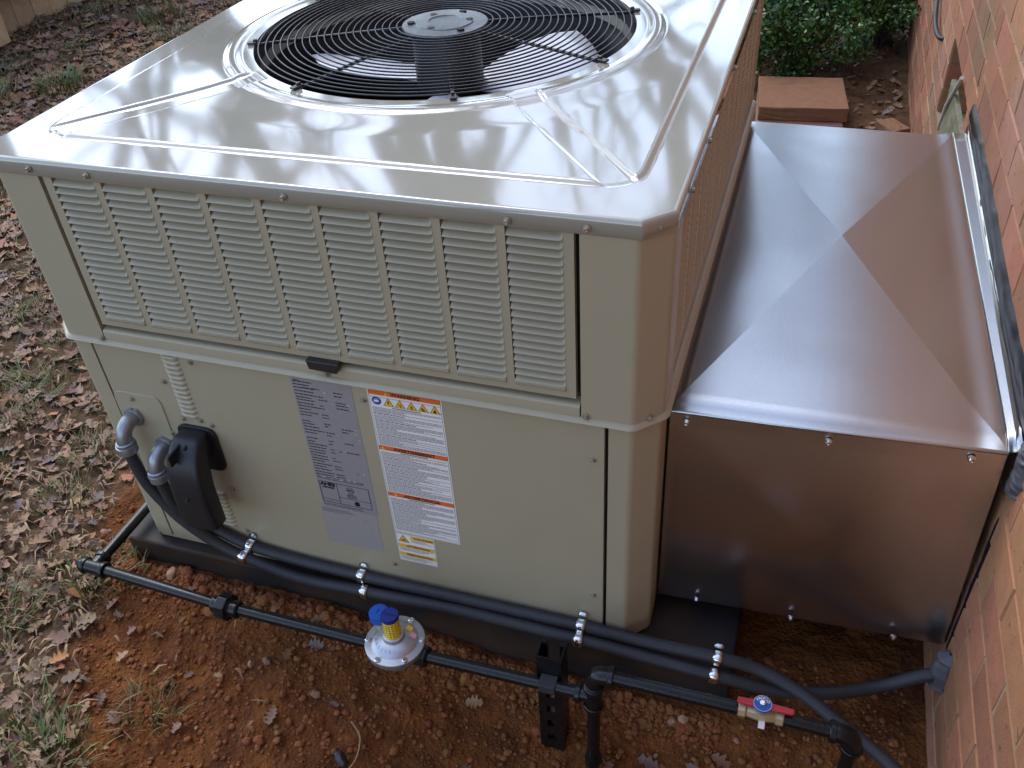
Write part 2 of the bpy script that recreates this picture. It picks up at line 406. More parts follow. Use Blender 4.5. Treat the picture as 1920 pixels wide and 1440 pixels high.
# louvre panel
LX0, LX1 = c + PU + .006, W - c - PU - .006
LZ0, LZ1 = .594, .8845
cols = [.1435 + .0966 * i for i in range(9)]; CW = .0830; cols = [q + .001 - .0005 * i for i, q in enumerate(cols)]
NL = 20; LB, LT = .6135, .8830; PIT = (LT - LB) / NL
lp = MB()
edges = [LX0] + [v for q in cols for v in (q, q + CW)] + [LX1]
PY0, PY1 = -.003, .0090
for i in range(0, len(edges), 2): lp.box((edges[i], PY0, LB), (edges[i + 1], PY1, LT))
lp.box((LX0, PY0, LZ0), (LX1, PY1, LB)); lp.box((LX0, PY0, LT), (LX1, PY1, LZ1))
lpo = lp.build('louvre_panel', 'paint', unit)
MB().prism([(-.003, LZ0), (-.003, LZ0 - .0015), (.006, LZ0 - .004), (.012, LZ0 - .004), (.012, LZ0)], lambda y, z: (LX0, y, z), lambda y, z: (LX1, y, z)).build('panel_hem', 'paint', lpo, smooth=40)
def louvre_mesh(width, pit, name):
    prof = [(.0125, pit * .96), (.0105, pit * .74), (.0068, pit * .54), (.0026, pit * .36), (-.0008, pit * .19), (-.0034, pit * .05), (-.0042, .0), (-.0034, -.0006), (-.0006, pit * .08), (.0036, pit * .29), (.0080, pit * .50), (.0140, pit * .96)]
    xs = [.0022, .006, .012, .02, width * .5, width - .02, width - .010, width - .006, width - .003, width - .0015, width]
    e = [1, 1, 1, 1, 1, 1, 1, .92, .70, .45, .15]
    mb = MB(); k = len(prof); vs = []; fs = []
    for x, s in zip(xs, e):
        for y, z in prof: vs.append((x, -.0012 + (y + .0012) * s, z))
    for i in range(len(xs) - 1):
        for t in range(k): fs.append((i * k + t, (i + 1) * k + t, (i + 1) * k + (t + 1) % k, i * k + (t + 1) % k))
    fs.append(tuple(range(k))); fs.append(tuple(reversed(range((len(xs) - 1) * k, len(xs) * k))))
    return mb.add(vs, fs).mesh(name, 'paint', 50)
lm_ = louvre_mesh(CW, PIT, 'louvre')
for q in cols:
    for i in range(NL):
        o = link('louvre', lm_, lpo); o.location = Vector((q, PY0, LB + i * PIT)) - wloc(lpo)
# flat shelf below each column
for q in cols:
    o = link('louvre_foot', MB().prism([(PY0, LB - .001), (PY0 - .0035, LB - .0035), (PY0 - .003, LB - .0075), (PY0, LB - .0095)], lambda y, z: (q + .001, y, z), lambda y, z: (q + CW - .001, y, z)).mesh('louvre_foot', 'paint', 50), lpo)
# vertical shadow gaps either side of the panel
# side louvre panels (right and left): joined
def side_louvres(sign):
    vs0 = np.array([v.co[:] for v in lm_.vertices]); quads = [p.vertices[:] for p in lm_.polygons]
    V = []; mbv = MB(); ncol = 11; y0 = c + .075; wid = .0855; step = (D - .13 - y0 - wid) / (ncol - 1)
    for k in range(ncol):
        for i in range(NL):
            vv = [((W - .003 - v[1]) if sign > 0 else (.003 + v[1]), y0 + k * step + (v[0] if sign > 0 else wid - v[0]), LB + i * PIT + v[2]) for v in vs0]
            mbv.add(vv, quads)
    me = mbv.mesh('louvre_bank', 'paint', 50); o = link('louvre_bank', me, unit); kind(o, 'stuff')
    fr = MB(); xa, xb = (W - .012, W - .0005) if sign > 0 else (.0005, .012)
    for k in range(ncol - 1): fr.box((xa, y0 + k * step + wid, LB), (xb, y0 + (k + 1) * step, LT))
    fr.box((xa, c + .052, LB), (xb, y0, LT)); fr.box((xa, y0 + (ncol - 1) * step + wid, LB), (xb, D - .121, LT))
    fr.box((xa, c + .056, ZS + .007), (xb, D - .121, LB)); fr.build('side_louvre_panel', 'paint', unit)
side_louvres(1); side_louvres(-1)
MB().box((W + .0004, c + .0515, ZS + .02), (W + .0012, c + .074, ZL - .012)).build('edge_trim', 'foil2', unit)
# louvre panel latch
MB().prism([(.5475, .5945), (.5515, .5765), (.6035, .5745), (.6085, .5945)], lambda x, z: (x, -.0165, z), lambda x, z: (x, -.003, z)).build('latch_tab', 'motor', unit, bevel=.0012)
# access panel
AX0, AX1 = c + PL + .003, W - c - PL - .003
ap = MB().box((AX0, -.0015, .014), (AX1, .009, ZS - .0045)).build('access_panel', 'paint', unit, bevel=.001)
ribm = None
def rib_mesh():
    mb = MB(); xs = np.linspace(0, .039, 11); zs = np.linspace(0, 1, 9); h = .0112
    vs = []; fs = []
    for x in xs:
        ex = min(1, max(0, (.039 - x) / .0055)) ** .5 * min(1, max(0, x / .009))
        for t in zs: vs.append((x, -.0062 * ex * math.sin(math.pi * t) ** .7, t * h))
    for i in range(10):
        for j in range(8): fs.append((i * 9 + j, (i + 1) * 9 + j, (i + 1) * 9 + j + 1, i * 9 + j + 1))
    return mb.add(vs, fs).mesh('rib', 'paint', 60)
ribm = rib_mesh()
for z0, n in ((.394, 13), (.094, 9)):
    for i in range(n):
        o = link('pressed_rib', ribm, ap); o.location = Vector((.2305, -.0013, z0 + i * .01155)) - wloc(ap)
cvp = rounded([(AX0 + .0005, .10), (.192, .10), (.192, .432), (AX0 + .0005, .432)], .022, 5)
MB().prism(cvp, lambda x, z: (x, -.0040, z), lambda x, z: (x, -.001, z)).build('entry_cover', 'paint', unit, bevel=.0012)
# screws
def screw_mesh(m, r=.0046):
    mb = MB(); mb.lathe([(r * 1.25, 0), (r * 1.25, .0012), (r * .9, .0018)], 16)
    mb.lathe([(r * .82, .0015), (r * .82, .0050), (r * .62, .0060), (r * .30, .0052)], 6); return mb.mesh('screw', m, 35)
sm = screw_mesh('screw')
def screw(x, y, z, d=(0, -1, 0), parent=unit, me=None):
    o = link('screw', me or sm, parent); mm = axis_m((x, y, z), d); o.matrix_local = Matrix.Translation(-wloc(parent)) @ mm; return o
for x, z in ((.1124, .8955), (.2243, .8945), (.5745, .8930), (.9199, .8928), (1.0314, .8935)): screw(x, -DU - .004, z)
for x, z in ((.1168, .5615), (.5776, .5632), (1.0276, .5615)): screw(x, -DU - .001, z)
for x, z in ((.2945, .5345), (.2182, .4764), (.1261, .4178), (.1257, .388), (.2313, .3882), (.2711, .3912), (.2939, .3836), (.1915, .3425), (.2903, .2124), (.635, .5149), (.6291, .0868), (1.0376, .4687), (1.0384, .1247), (.29, .089)):
    screw(x, -.0042 if x < .19 else -.0016, z)
ch = Vector((1, -1, 0)).normalized()
for z, e in ((.8945, .005), (.562, .003)): screw(W - c / 2 + ch.x * e + .001, c / 2 + ch.y * e - .001, z, ch)
for y in (.13, .30, .62, .95): screw(W + .007, y, .8935, (1, 0, 0))

# ------------------------------------------------------------------ unit top cover
CX, CY, FR = .565, .686, .382
cap_o = rounded(outline(-DU - .002, -DU - .002, W + DU + .002, D + DU + .002, c), .006, 4)
def cap_outer(step=.006):
    P = [np.array(q) for q in cap_o]; out = []
    for i in range(len(P)):
        a, b = P[i], P[(i + 1) % len(P)]; n = max(1, int(np.linalg.norm(b - a) / step))
        for k in range(n): out.append(a + (b - a) * k / n)
    return np.array(out)
OUT = cap_outer()
def sd_round(x, y, cx, cy, hx, hy, r):
    qx = np.abs(x - cx) - hx + r; qy = np.abs(y - cy) - hy + r
    return np.hypot(np.maximum(qx, 0), np.maximum(qy, 0)) + np.minimum(np.maximum(qx, qy), 0) - r
def cap_h(x, y):
    d = sd_round(x, y, W / 2, D / 2, .513, .603, .058)
    h = .0050 * sstep(.003, -.0075, d)
    r = np.hypot(x - CX, y - CY)
    h += .0035 * sstep(.52, .40, r) * (d < .01)
    sx = np.abs(x - W / 2); sy = np.abs(y - D / 2)
    ax, ay, bx, by = .479, .585, .262, .318                  # corner troughs
    dx, dy = bx - ax, by - ay; L = math.hypot(dx, dy); t = ((sx - ax) * dx + (sy - ay) * dy) / L; q = np.abs((sx - ax) * dy - (sy - ay) * dx) / L
    h -= .0052 * sstep(.029, .0225, q) * sstep(L + .02, L - .01, t) * sstep(-.06, -.02, t) * sstep(.002, -.004, d)
    h += .0028 * (sstep(.442, .426, r) - sstep(.420, .402, r) * .8)
    for k in range(8):
        pass
    h += .0008 * (vnoise(x, y, 3.1, 21) - .5) + .0003 * (vnoise(x, y, 7.3, 22) - .5)   # slight oil-canning
    return h
def polydist(P):
    Q = np.array(outline(-DU - .002, -DU - .002, W + DU + .002, D + DU + .002, c)); d = np.full(len(P), 9.)
    for i in range(len(Q)):
        a = Q[i]; e = Q[(i + 1) % len(Q)] - a; nn = np.array([-e[1], e[0]]) / np.linalg.norm(e); d = np.minimum(d, (P - a) @ nn)
    return np.maximum(d, 0)
nO = len(OUT); ang = np.arctan2(OUT[:, 1] - CY, OUT[:, 0] - CX)
IN = np.stack([CX + FR * np.cos(ang), CY + FR * np.sin(ang)], -1)
rings = []
for z, k in ((-.055, -.010), (-.030, -.004), (-.012, -.0012), (-.004, .0)):
    rr = FR + k + .0; rings.append(np.stack([CX + rr * np.cos(ang), CY + rr * np.sin(ang), np.full(nO, ZC + .0105 + z)], -1))
NT = 130
for i in range(NT + 1):
    t = 1 - (1 - i / NT) ** 1.0; P = IN * (1 - t) + OUT * t; lim = .011
    cen = np.array([W / 2, D / 2])
    if i == NT: break
    d2 = P.copy(); hh = ZC + cap_h(d2[:, 0], d2[:, 1])
    ed = np.linalg.norm(OUT - P, axis=1)
    nrm = polydist(P)
    drop = np.where(nrm < .005, .005 - np.sqrt(np.maximum(0, .005 ** 2 - (.005 - nrm) ** 2)), 0)
    rings.append(np.stack([P[:, 0], P[:, 1], hh - drop * .9], -1))
for k, z in ((0, ZC - .0050), (.0004, ZC - .009), (.0008, ZL + .001), (-.001, ZL - .0005), (-.004, ZL - .0005)):
    dirn = (OUT - [W / 2, D / 2]); dirn = dirn / np.linalg.norm(dirn, axis=1)[:, None]
    P = OUT + dirn * k; rings.append(np.stack([P[:, 0], P[:, 1], np.full(nO, z)], -1))
V = np.concatenate(rings); nR = len(rings); ii = np.arange(nR * nO).reshape(nR, nO); jj = np.roll(ii, -1, 1)
F = np.stack([ii[:-1], jj[:-1], jj[1:], ii[1:]], -1).reshape(-1, 4)
capo = bulk('top_cover', V, F[:, ::-1], 'cap', unit, smooth=True)
capo.data.set_sharp_from_angle(angle=R(60))
# fan shroud, floor, coil seen through the guard
n = 64; mb = MB()
mb.lathe([(FR - .004, ZC + .002), (FR - .006, .86), (.36, .80), (.355, .70), (.40, .62)], n, Matrix.Translation((CX, CY, 0)), cap=False)
mb.build('fan_shroud', 'motor', unit, smooth=40)
MB().box((.03, .03, .60), (W - .03, D - .03, .61)).build('fan_deck', 'dark', unit)
guard = link('fan_guard', MB().lathe([(.088, .0), (.086, .004), (.060, .0055), (.058, .0075), (.034, .0085), (.032, .0065), (0.002, .0065)], 40, Matrix.Translation((CX, CY, ZC + .0165))).mesh('fan_guard', 'hub', 40), unit)
gz = lambda r: ZC + .0205 - .008 * (r / .375) ** 2
for i in range(20):
    r = .097 + (.372 - .097) * i / 19; mb = MB()
    mb.tube([(CX + r * math.cos(2 * math.pi * k / 96), CY + r * math.sin(2 * math.pi * k / 96), gz(r)) for k in range(96)], .0016, 6, closed=True)
    mb.build('guard_ring', 'black_wire', guard, smooth=60)
for k in range(8):
    a = R(23 + 45 * k); ca, sa = math.cos(a), math.sin(a); mb = MB()
    mb.tube([(CX + r * ca, CY + r * sa, gz(r) - .004) for r in (.08, .16, .24, .32, .384)], .0032, 6)
    mb.build('guard_rib', 'black_wire', guard, smooth=60)
    mb = MB(); mm = Matrix.Translation((CX + .388 * ca, CY + .388 * sa, ZC + .0105)) @ Matrix.Rotation(a, 4, 'Z')
    mb.box((-.010, -.006, 0), (.008, .006, .0042), mm); mb.box((-.012, -.003, .003), (-.004, .003, .009), mm); mb.build('guard_clip', 'motor', guard, bevel=.001)
for k in range(6):
    a = R(18 + 60 * k); rr = .068 if k % 2 else .050
    MB().lathe([(.0075, .0), (.0075, .004)], 12, Matrix.Translation((CX + rr * math.cos(a), CY + rr * math.sin(a), ZC + .0210))).build('plate_hole', 'dark', guard)
MB().lathe([(.070, .0), (.070, -.11), (.064, -.125), (.03, -.128), (.008, -.13), (.008, -.17)], 32, Matrix.Translation((CX, CY, ZC + .0145))).build('fan_motor', 'motor', unit, smooth=40)
fan = MB().lathe([(.05, 0), (.05, .03), (.015, .035)], 24, Matrix.Translation((CX, CY, .780))).build('fan_rotor', 'motor', unit, smooth=40)
for k in range(3):
    mb = MB(); a0 = R(150 + 120 * k); vs = []; fs = []; nr, na = 9, 11
    for i in range(nr):
        r = .055 + .285 * i / (nr - 1)
        for j in range(na):
            t = j / (na - 1) - .5; sw = R(62) * (.55 + .45 * math.sin(math.pi * min(1, .25 + .75 * i / (nr - 1))))
            if i == nr - 1: sw *= .80
            a = a0 + t * sw + .18 * (r / .34); vs.append((CX + r * math.cos(a), CY + r * math.sin(a), .800 - .075 * t * (r / .34) * -1 + .012 * math.cos(math.pi * t)))
    for i in range(nr - 1):
        for j in range(na - 1): fs.append((i * na + j, i * na + j + 1, (i + 1) * na + j + 1, (i + 1) * na + j))
    o = mb.add(vs, fs).build('fan_blade', 'alu', fan, smooth=60); md = o.modifiers.new('t', 'SOLIDIFY'); md.thickness = .0015
# coil seen inside
MB().box((.06, D - .10, .61), (W - .06, D - .07, ZL - .01)).build('coil', 'coil', unit)
MB().box((W - .06, .09, .61), (W - .035, D - .11, ZL - .01)).build('coil', 'coil', unit)

# ------------------------------------------------------------------ stickers
def text_verts(s, size, bold=0):
    cu = bpy.data.curves.new('t', 'FONT'); cu.body = s; cu.size = size; cu.align_x = 'CENTER'; cu.align_y = 'CENTER'; cu.offset = bold; cu.resolution_u = 3
    o = bpy.data.objects.new('t', cu); C.objects.link(o); dg = bpy.context.evaluated_depsgraph_get()
    me = bpy.data.meshes.new_from_object(o.evaluated_get(dg)); v = [q.co.copy() for q in me.vertices]; f = [tuple(p.vertices) for p in me.polygons]
    bpy.data.objects.remove(o); bpy.data.curves.remove(cu); bpy.data.meshes.remove(me); return v, f
def put_text(mb, s, x, z, size, y, bold=0, sx=1.):
    v, f = text_verts(s, size, bold); mb.add([(x + q.x * sx, y, z + q.y) for q in v], f)
def rect(mb, x0, z0, x1, z1, y): mb.add([(x0, y, z0), (x1, y, z0), (x1, y, z1), (x0, y, z1)], [(0, 1, 2, 3)])
def poly(mb, pts, y): mb.add([(x, y, z) for x, z in pts], [tuple(range(len(pts)))])
def smallprint(mb, x0, x1, z, y, h=.0011, fill=1., wmin=.003, wmax=.010, gap=.0012):
    x = x0; end = x0 + (x1 - x0) * fill
    while x < end:
        wl = random.uniform(wmin, wmax); rect(mb, x, z, min(end, x + wl), z + h, y); x += wl + gap
Y0 = -.0015
def sheet(name, m, x0, z0, x1, z1, y, label=None, parent=unit):
    o = MB().box((x0, y, z0), (x1, y + .0004, z1)).build(name, m, parent)
    if label: o['label'] = label
    return o
wl = sheet('warning_label', 'white', .6453, .187, .7812, .5437, Y0 - .0006, 'white warning sticker with three orange bands')
y1, y2, y3 = Y0 - .0009, Y0 - .0012, Y0 - .0015
ln = MB()
for a in ((.6473, .189, .7792, .1896), (.6473, .5412, .7792, .5418), (.6473, .189, .6479, .5418), (.7786, .189, .7792, .5418)): rect(ln, *a, y1)
for z in (.534, .412, .295): rect(ln, .6479, z - .0072, .7786, z - .0066, y1)
ln.build('border_line', 'ink', wl)
for z, s in ((.5365, 'WARNING'), (.409, 'AVERTISSEMENT'), (.292, 'ADVERTENCIA')):
    b = MB(); rect(b, .6480, z - .0050, .7785, z + .0052, y1); b.build('orange_band', 'orange', wl)
    b = MB(); put_text(b, s, .7155, z - .0001, .0095, y2, .0003, 1.15); b.build('band_lettering', 'ink', wl)
    b = MB(); tx = .7155 - len(s) * .0042 - .006; poly(b, [(tx - .004, z - .0035), (tx + .004, z - .0035), (tx, z + .0035)], y2); b.build('alert_triangle', 'amber', wl)
# pictograms
b = MB(); n = 28; poly(b, [(.6605 + .0088 * math.cos(2 * math.pi * k / n), .5185 + .0088 * math.sin(2 * math.pi * k / n)) for k in range(n)], y1); b.build('blue_disc', 'cobalt', wl)
b = MB(); rect(b, .6555, .5155, .6605, .5205, y2); rect(b, .6565, .5165, .6595, .5195, y2 - .0001)
poly(b, [(.6622 + .0028 * math.cos(2 * math.pi * k / 10), .5182 + .0028 * math.sin(2 * math.pi * k / 10)) for k in range(10)], y2); rect(b, .658, .5222, .6645, .5232, y2)
b.build('disc_mark', 'white', wl)
ic = MB(); tri = MB(); out = MB()
for k in range(5):
    x = .6825 + .0213 * k; z = .5105
    poly(out, [(x - .0101, z - .0006), (x + .0101, z - .0006), (x, z + .0172)], y1); poly(tri, [(x - .0086, z + .0004), (x + .0086, z + .0004), (x, z + .0156)], y2)
    if k == 0: poly(ic, [(x - .001, z + .011), (x + .0018, z + .0105), (x + .0004, z + .0075), (x + .0022, z + .0072), (x - .0002, z + .0018), (x, z + .0058), (x - .0018, z + .0062)], y3)
    elif k == 1:
        poly(ic, [(x - .0035, z + .0095), (x - .001, z + .0072), (x + .003, z + .0078), (x + .001, z + .0055), (x - .002, z + .006)], y3); poly(ic, [(x + .0012 + .0016 * math.cos(q), z + .0032 + .0016 * math.sin(q)) for q in np.linspace(0, 5.6, 9)], y3)
    elif k == 2:
        poly(ic, [(x + .0018 * math.cos(q), z + .0068 + .0018 * math.sin(q)) for q in np.linspace(0, 5.6, 9)], y3); poly(ic, [(x - .005, z + .0022), (x, z + .0042), (x + .005, z + .0022), (x, z + .0032)], y3); poly(ic, [(x - .0015, z + .0012), (x + .0015, z + .0012), (x, z + .0052)], y3)
    elif k == 3:
        for q in range(4): poly(ic, [(x - .003 + q * .002, z + .0015), (x - .0022 + q * .002, z + .0015), (x - .0026 + q * .0012 + .001, z + .010 - q * .0015), (x - .003 + q * .0012, z + .009 - q * .0015)], y3)
    else: poly(ic, [(x, z + .0012), (x + .003, z + .0028), (x + .0026, z + .0062), (x + .0012, z + .0052), (x + .0006, z + .0105), (x - .0014, z + .0068), (x - .003, z + .0056), (x - .0026, z + .0026)], y3)
out.build('triangle_border', 'ink', wl); tri.build('hazard_triangle', 'amber', wl); ic.build('hazard_pictogram', 'ink', wl)
sp = MB(); hd = MB()
for z0, z1 in ((.507, .4165), (.402, .2995), (.285, .194)):
    rect(hd, .688, z0 - .0012, .741, z0 + .0004, y1); z = z0 - .0042; cnt = 0
    while z > z1:
        if cnt % 6 == 5 and z - z1 > .012:
            z -= .0012; smallprint(hd, .6505, .7765, z, y1, .0016, random.uniform(.3, .7), .004, .011); z -= .0032
        else:
            smallprint(sp, .6505, .7765, z, y1, .00105, 1 if random.random() < .7 else random.uniform(.3, .9), .002, .008, .0010); z -= .00245
        cnt += 1
kind(sp.build('small_print', 'inkg', wl), 'stuff'); kind(hd.build('heading_print', 'ink', wl), 'stuff')
cl = sheet('caution_label', 'white', .6455, .1050, .7264, .1845, Y0 - .0006, 'small white and yellow caution sticker')
ln = MB()
for a in ((.6467, .1062, .7252, .1066), (.6467, .1829, .7252, .1833), (.6467, .1062, .6471, .1833), (.7248, .1062, .7252, .1833)): rect(ln, *a, y1)
ln.build('border_line', 'ink', cl)
for x0, z, s in ((.6765, .1765, 'CAUTION'), (.6480, .1505, 'ATTENTION'), (.6480, .1258, 'PRECAUCI\u00d3N')):
    b = MB(); rect(b, x0, z - .0048, .7240, z + .0048, y1); b.build('amber_band', 'amber', cl)
    b = MB(); put_text(b, s, (x0 + .7240) / 2 + (.004 if x0 < .66 else .003), z, .0088, y2, .0002, .98); b.build('band_lettering', 'ink', cl)
b = MB(); x, z = .6610, .1610; poly(b, [(x - .0115, z), (x + .0115, z), (x, z + .0200)], y1); b.build('triangle_border', 'ink', cl)
b = MB(); poly(b, [(x - .0095, z + .0012), (x + .0095, z + .0012), (x, z + .0178)], y2); b.build('hazard_triangle', 'amber', cl)
b = MB(); rect(b, x - .005, z + .0028, x + .005, z + .0038, y3); poly(b, [(x - .005, z + .0056), (x + .002, z + .005), (x + .005, z + .0072), (x + .002, z + .0078), (x - .001, z + .0084)], y3); b.build('hazard_pictogram', 'ink', cl)
b = MB()
for zz in (.1690, .1665, .1640, .1432, .1408, .1384, .1360, .1180, .1155, .1130, .1105): smallprint(b, .678 if zz > .16 else .650, .722, zz, y1, .0010, random.uniform(.6, 1), .002, .007)
kind(b.build('small_print', 'inkg', cl), 'stuff')
np_ = sheet('rating_plate', 'foil', .4975, .2200, .6155, .5430, Y0 - .0005, 'grey foil rating plate with fine black print')
npl = sheet('blank_plate', 'foil2', .4905, .1145, .6110, .2196, Y0 - .0005, 'pale grey blank foil sticker under the rating plate')
b = MB(); put_text(b, 'Trane', .509, .5355, .0046, y1, .0001)
for i in range(33):
    z = .5315 - i * .0070 + random.uniform(-.0006, .0006)
    if z < .302: break
    if i in (12, 18): continue
    smallprint(b, .5005, .500 + random.uniform(.015, .045), z, y1, .0021, 1, .004, .010)
    if i % 3 and i > 2: smallprint(b, .545, .545 + random.uniform(.006, .018), z, y1, .0021, 1, .003, .007)
    if i in (2, 3, 5, 6, 7, 14, 15, 18, 19, 22): smallprint(b, .578, .578 + random.uniform(.012, .032), z, y1, .0021, 1, .004, .009)
put_text(b, 'MOD.  2TYZ036A1', .5365, .5205, .0042, y1); 
for z in (.3015, .2975): smallprint(b, .5005, .604, z, y1, .0015, .95, .004, .012)
for z in (.2285, .2250): smallprint(b, .5005, .606, z, y1, .0011, .8, .004, .012)
fx0, fx1, fz0, fz1 = .5010, .6060, .2340, .2900
for a in ((fx0, fz0, fx1, fz0 + .0012), (fx0, fz1 - .0012, fx1, fz1), (fx0, fz0, fx0 + .0012, fz1), (fx1 - .0012, fz0, fx1, fz1), (.5385, fz0, .5395, fz1), (.5395, .2525, fx1, .2535), (fx0, .2420, .5385, .2428)): rect(b, *a, y1)
kind(b.build('plate_print', 'ink', np_), 'stuff')
b = MB(); put_text(b, 'AHRI', .5195, .2830, .0118, y1, .0008, 1.15); put_text(b, 'CERTIFIED', .5195, .2745, .0052, y1, .0004, 1.1)
put_text(b, 'c', .5735, .2432, .016, y1, .0012); put_text(b, 'G', .5755, .2430, .013, y1, .0010)
n = 28; rr = lambda r: [(.5660 + r * math.cos(2 * math.pi * k / n), .2775 + r * math.sin(2 * math.pi * k / n)) for k in range(n)]
o_, i_ = rr(.0078), rr(.0066); b.add([(x, y1, z) for x, z in o_] + [(x, y1, z) for x, z in i_], [(k, (k + 1) % n, (k + 1) % n + n, k + n) for k in range(n)])
put_text(b, 'ETL', .5660, .2773, .0062, y1, .0004); put_text(b, 'Intertek', .5660, .2672, .0036, y1)
for z in (.2640, .2615, .2590, .2565): smallprint(b, .557, .577, z, y1, .0011, 1)
kind(b.build('certification_marks', 'ink', np_), 'stuff')
b = MB()
for i in range(14):
    x = random.uniform(.56, .614); z = random.uniform(.30, .535); poly(b, [(x + random.uniform(.001, .004) * math.cos(q), z + random.uniform(.0008, .003) * math.sin(q)) for q in np.linspace(0, 5.6, 8)], y2)
for i in range(7): 
    x = random.uniform(.51, .58); z = random.uniform(.298, .306); poly(b, [(x, z), (x + .006, z - .001), (x + .008, z + .001), (x + .002, z + .002)], y2)
kind(b.build('pale_marks', 'pale_mark', np_), 'stuff')
b = MB()
for z in (.2145, .2115, .2085, .2055): smallprint(b, .494, .575, z, y1, .0010, random.uniform(.4, .9))
smallprint(b, .580, .592, .196, y1, .001)
kind(b.build('plate_print', 'inkg', npl), 'stuff')
for x, z in ((.5645, .0725), (.308, .082)): sheet('tape_scrap', 'foil2', x - .0065, z - .002, x + .0065, z + .002, Y0 - .0006)

# ------------------------------------------------------------------ flue hood
hood = thing('flue_hood', (.257, -.0015, .17), 'black plastic vent hood screwed to the beige panel beside grey conduit elbows', 'vent hood')
hp = rounded([(.2125, .266), (.2985, .266), (.2985, .376), (.2125, .376)], .022, 5)
MB().prism(hp, lambda x, z: (x, -.0090, z), lambda x, z: (x, -.0025, z)).build('mounting_plate', 'hood', hood, bevel=.0015)
HS = [  # cross sections (centre, half width, half depth dir) bottom->plate swept box
    ((.262, -.072, .184), (.0405, .021)), ((.262, -.072, .238), (.0405, .0215)), ((.262, -.070, .285), (.039, .023)), ((.260, -.058, .325), (.036, .025)), ((.257, -.036, .350), (.032, .024)), ((.2555, -.006, .352), (.029, .020))]
dirs = [(0, 0, -1), (0, 0, -1), (0, .1, -1), (0, -.75, -.9), (0, -1, -.35), (0, -1, 0)]
hc = spline([q[0] for q in HS], 5); hw_ = spline([(q[1][0], q[1][1], 0) for q in HS], 5); hdv = spline(dirs, 5); vs = []; fs = []; NSQ = 24
for p, q, d in zip(hc, hw_, hdv):
    d = d.normalized(); nx_ = Vector((1, 0, 0)); nd = d.cross(nx_)
    for k in range(NSQ):
        a_ = 2 * math.pi * k / NSQ; ca_, sa_ = math.cos(a_), math.sin(a_)
        vs.append(p + nx_ * q.x * math.copysign(abs(ca_) ** .38, ca_) + nd * q.y * math.copysign(abs(sa_) ** .38, sa_))
for i in range(len(hc) - 1):
    for k in range(NSQ): fs.append((i * NSQ + k, i * NSQ + (k + 1) % NSQ, (i + 1) * NSQ + (k + 1) % NSQ, (i + 1) * NSQ + k))
fs.append(tuple(range(NSQ))); fs.append(tuple(range(len(vs) - NSQ, len(vs))))
MB().add(vs, fs).build('hood_duct', 'hood', hood, smooth=50)
MB().box((.247, -.090, .343), (.2515, -.008, .369)).build('rib', 'hood', hood, bevel=.001)
MB().box((.262, -.090 + .03, .343), (.2665, -.008, .369)).build('rib', 'hood', hood, bevel=.001)
screw(.257, -.0090, .366, parent=hood, me=screw_mesh('zinc', .0036))
screw(.262, -.0935, .265, parent=hood, me=screw_mesh('hood', .003))

# ------------------------------------------------------------------ flexible conduits
def conduit(name, ex, ez, path, label, ringed):
    t = thing(name, (ex, -.006, ez), label, 'conduit', 'grey flexible conduits along the unit base')
    r = .0117
    pts = spline(path, 14)
    mb = MB(); rad = [r + (.00035 if (i % 2) else 0) for i in range(len(pts))]
    mb.tube(pts, rad, 16); mb.build('hose', 'hose', t, smooth=60)
    e = MB(); e.tube(spline([(ex, -.004, ez), (ex, -.022, ez + .002), (ex - .002, -.038, ez - .006), (ex - .004, -.046, ez - .024), (ex - .005, -.047, ez - .040)], 6), .0152, 18); eo = e.build('elbow_connector', 'cast', t, smooth=50)
    MB().lathe([(.0215, 0), (.0215, .007), (.018, .0085)], 8, axis_m((ex, -.0045, ez), (0, -1, 0))).build('locknut', 'cast', eo, smooth=30)
    d = Vector((.04, 0, -1)); q = Vector((ex - .0048, -.047, ez - .036))
    MB().lathe([(.016, -.006), (.0185, -.004), (.0185, 0), (.0172, .002), (.0205, .003), (.0205, .006), (.0190, .007), (.0198, .009), (.0198, .019), (.0165, .022)], 20, axis_m(q, d)).build('gland_nut', 'cast', eo, smooth=30)
    return t
EZ1, EZ2 = .372, .308
conduit('flexible_conduit', .116, EZ1, [(.111, -.047, EZ1 - .045), (.113, -.047, .285), (.122, -.048, .235), (.146, -.048, .185), (.180, -.046, .132), (.228, -.039, .078), (.295, -.0365, .044), (.414, -.0365, .015), (.569, -.0365, .021), (.774, -.0365, .030), (1.019, -.0365, .027), (1.16, -.0365, .020), (1.274, -.0365, .014), (1.383, -.020, -.012), (1.486, .008, -.022), (1.569, .044, -.018), (1.63, .058, .018), (1.690, .064, .048)],
        'ribbed grey conduit running into the brick wall below the metal duct', True)
conduit('flexible_conduit', .167, EZ2, [(.162, -.047, EZ2 - .045), (.163, -.047, .222), (.170, -.046, .180), (.188, -.034, .130), (.218, -.018, .094), (.298, -.0165, .060), (.41, -.0165, .047), (.557, -.0165, .043), (.767, -.0165, .043), (1.017, -.0165, .043), (1.148, -.0165, .039), (1.276, -.0165, .040), (1.348, -.012, .026), (1.427, -.030, .012), (1.485, -.057, .0), (1.54, -.083, -.011), (1.594, -.116, -.022), (1.66, -.165, -.05), (1.70, -.22, -.10), (1.70, -.26, -.16)],
        'grey conduit crossing over the other one beside the gas shut-off valve', False)
